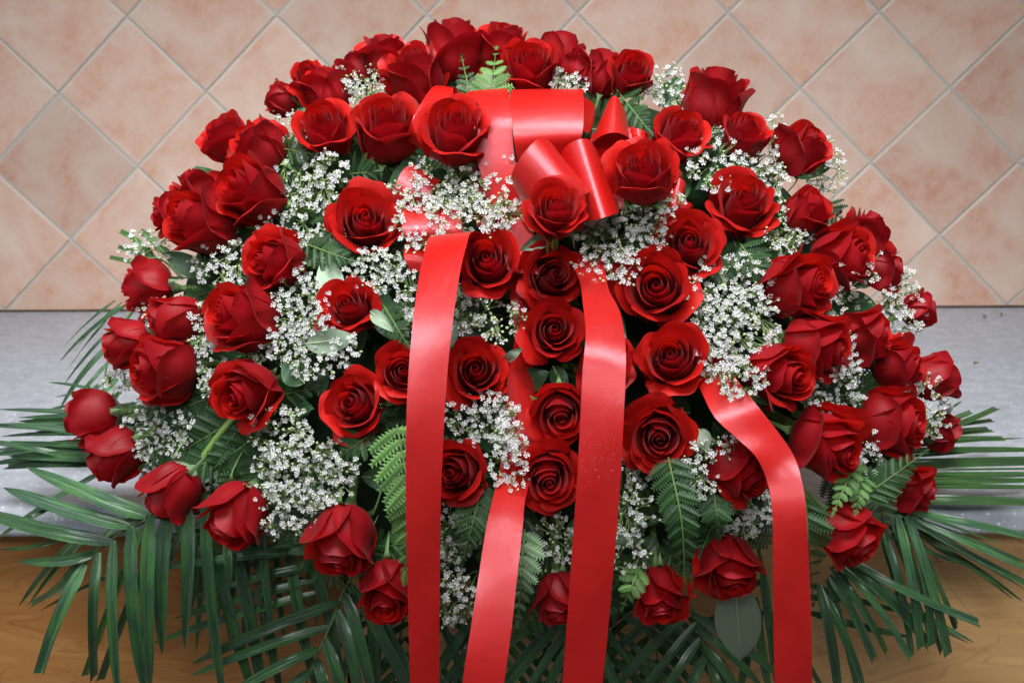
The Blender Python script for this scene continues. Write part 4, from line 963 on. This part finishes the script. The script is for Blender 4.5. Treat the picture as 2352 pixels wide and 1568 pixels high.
palm([(1900, 1220, 1.21), (1930, 1290, 1.19), (1950, 1340, 1.18)],
 [(1950, 1285, 2248, 1430, 22, 1.18, 1.155, 8, True), (1955, 1300, 2236, 1474, 16, 1.185, 1.17, 8), (1940, 1290, 2130, 1480, 34, 1.185, 1.17, -10, True), (1930, 1300, 2090, 1512, 22, 1.18, 1.16, -10, True), (1905, 1320, 2008, 1512, 22, 1.17, 1.15, -6, True), (1910, 1300, 2035, 1500, 24, 1.185, 1.165, -6, True),
  (1880, 1340, 1930, 1640, 26, 1.17, 1.155, -6), (1850, 1340, 2094, 1410, 16, 1.19, 1.185, 4), (1850, 1405, 2088, 1462, 20, 1.185, 1.17, 3), (1890, 1360, 1990, 1600, 22, 1.175, 1.16, -6), (1840, 1370, 1975, 1374, 18, 1.19, 1.18, 3), (1900, 1330, 1978, 1640, 18, 1.18, 1.17, -6), (1960, 1330, 2225, 1476, 11, 1.19, 1.18, 6)],
 'palm frond below the drooping right rose with clipped striped ends', M_PALM)
palm([(1340, 1330, 1.20), (1335, 1400, 1.175), (1330, 1470, 1.17), (1330, 1600, 1.17)],
 [(1320, 1400, 1120, 1640, 24, 1.175, 1.17, 8), (1325, 1420, 1165, 1680, 24, 1.17, 1.16, 8), (1330, 1440, 1215, 1690, 24, 1.17, 1.16, 6), (1330, 1460, 1265, 1700, 22, 1.17, 1.16, 4), (1335, 1420, 1380, 1700, 24, 1.17, 1.16, -4), (1338, 1400, 1450, 1690, 24, 1.175, 1.165, -6), (1310, 1390, 1060, 1560, 20, 1.185, 1.185, 8),
  (1300, 1400, 1080, 1680, 26, 1.18, 1.175, 6), (1340, 1390, 1480, 1580, 22, 1.18, 1.175, -5), (1305, 1440, 1195, 1640, 20, 1.185, 1.18, 3)],
 'palm frond hanging at the bottom centre behind the middle ribbon', M_PALM)
palm([(1560, 1330, 1.20), (1600, 1430, 1.175), (1625, 1520, 1.17), (1640, 1600, 1.17)],
 [(1590, 1400, 1380, 1620, 24, 1.175, 1.17, 6), (1600, 1430, 1420, 1680, 22, 1.17, 1.165, 6), (1610, 1465, 1470, 1700, 24, 1.17, 1.165, 6), (1622, 1500, 1530, 1720, 24, 1.17, 1.16, 4), (1590, 1410, 1800, 1560, 24, 1.175, 1.165, -6), (1600, 1440, 1760, 1590, 24, 1.17, 1.165, -6), (1615, 1480, 1740, 1660, 24, 1.17, 1.165, -4), (1625, 1510, 1690, 1700, 24, 1.17, 1.16, -3), (1570, 1380, 1350, 1540, 20, 1.18, 1.18, 5)],
 'palm frond crossing in a lattice right of the middle ribbon', M_PALM)
palm([(1430, 1380, 1.21), (1400, 1470, 1.20), (1380, 1600, 1.20)],
 auto_leaflets((1430, 1380), (1380, 1600), 8, 260, 35, 55, 20, 1.20, 1.20, -.01, -1, 5, 0, 1, 4, 0) + auto_leaflets((1430, 1380), (1380, 1600), 7, 240, 150, 120, 20, 1.205, 1.205, -.01, 1, 5, 0, 1, 4, 0),
 'deeper palm frond seen through the lattice at the bottom', M_PALM)
palm([(860, 1340, 1.21), (830, 1400, 1.20), (810, 1500, 1.20)],
 [(830, 1410, 770, 1640, 20, 1.2, 1.19, 3), (850, 1400, 870, 1660, 24, 1.195, 1.19, -3), (860, 1380, 960, 1660, 28, 1.185, 1.175, -6), (870, 1420, 1000, 1660, 26, 1.19, 1.18, -4), (880, 1400, 860, 1640, 20, 1.2, 1.2, 3), (1010, 1420, 1090, 1640, 20, 1.2, 1.2, -4), (1080, 1430, 1010, 1560, 22, 1.2, 1.2, 4), (1090, 1450, 1030, 1620, 20, 1.2, 1.2, 4)],
 'palm frond behind the lowest left rose and the left ribbon', M_PALM)
palm([(1740, 1250, 1.21), (1760, 1350, 1.19), (1770, 1450, 1.19)],
 [(1750, 1300, 1790, 1620, 22, 1.19, 1.18, 0), (1735, 1370, 1770, 1600, 24, 1.185, 1.18, 3), (1760, 1330, 1640, 1400, 16, 1.2, 1.2, 3), (1765, 1400, 1900, 1600, 20, 1.19, 1.18, -4), (1740, 1380, 1560, 1460, 18, 1.2, 1.2, 3), (1750, 1400, 1690, 1620, 22, 1.2, 1.19, 4)],
 'dark palm frond behind the right ribbon', M_PALM)
palm([(480, 1200, 1.225), (620, 1330, 1.22), (760, 1420, 1.22)],
 auto_leaflets((480, 1180), (700, 1330), 7, 260, 175, 160, 15, 1.22, 1.215, .0, 1, 5, 0, 1, 4, 0) + auto_leaflets((480, 1180), (700, 1250), 8, 300, 92, 82, 17, 1.225, 1.22, .0, 1, 5, 0, 1, 4, 0),
 'shaded palm frond deepest behind the lower left blades', M_PALM)
palm([(1140, 1300, 1.225), (1125, 1400, 1.215), (1110, 1600, 1.21)],
 auto_leaflets((1140, 1320), (1112, 1600), 10, 250, 38, 62, 19, 1.215, 1.205, -.01, -1, 6, 0, 1, 5, .1) + auto_leaflets((1140, 1310), (1112, 1600), 10, 250, 140, 115, 19, 1.215, 1.205, -.01, 1, 6, 0, 1, 5, .1),
 'dark palm frond in the shade behind the pale narrow ribbon', M_PALM)
palm([(960, 1330, 1.225), (925, 1430, 1.215), (900, 1600, 1.21)],
 auto_leaflets((960, 1330), (900, 1600), 9, 230, 40, 62, 18, 1.22, 1.21, -.01, -1, 6, 0, 1, 5, .1) + auto_leaflets((960, 1330), (900, 1600), 9, 230, 145, 118, 18, 1.22, 1.21, -.01, 1, 6, 0, 1, 5, .1),
 'dark palm frond in the shade below the lowest left rose', M_PALM)
palm([(1480, 1330, 1.23), (1500, 1430, 1.22), (1520, 1600, 1.215)],
 auto_leaflets((1480, 1330), (1520, 1600), 10, 270, 42, 60, 18, 1.222, 1.212, -.01, -1, 6, 0, 1, 5, .1) + auto_leaflets((1480, 1330), (1520, 1600), 10, 260, 142, 120, 18, 1.222, 1.212, -.01, 1, 6, 0, 1, 5, .1),
 'dark palm frond filling the lattice below the lower right roses', M_PALM)
palm([(2010, 1150, 1.215), (2100, 1230, 1.205), (2160, 1290, 1.20)],
 auto_leaflets((2010, 1150), (2150, 1260), 7, 330, 18, 34, 10, 1.21, 1.20, -.01, -1, 4, 0, 1, 5, .0) + auto_leaflets((2000, 1170), (2120, 1270), 6, 300, 75, 62, 13, 1.21, 1.20, -.02, 1, 5, 0, 1, -6, .5),
 'thin wispy palm frond at the far lower right over the tan wood', M_PALMY)
print('objects', len(bpy.data.objects), 'tris', sum(len(m.polygons) for m in bpy.data.meshes))
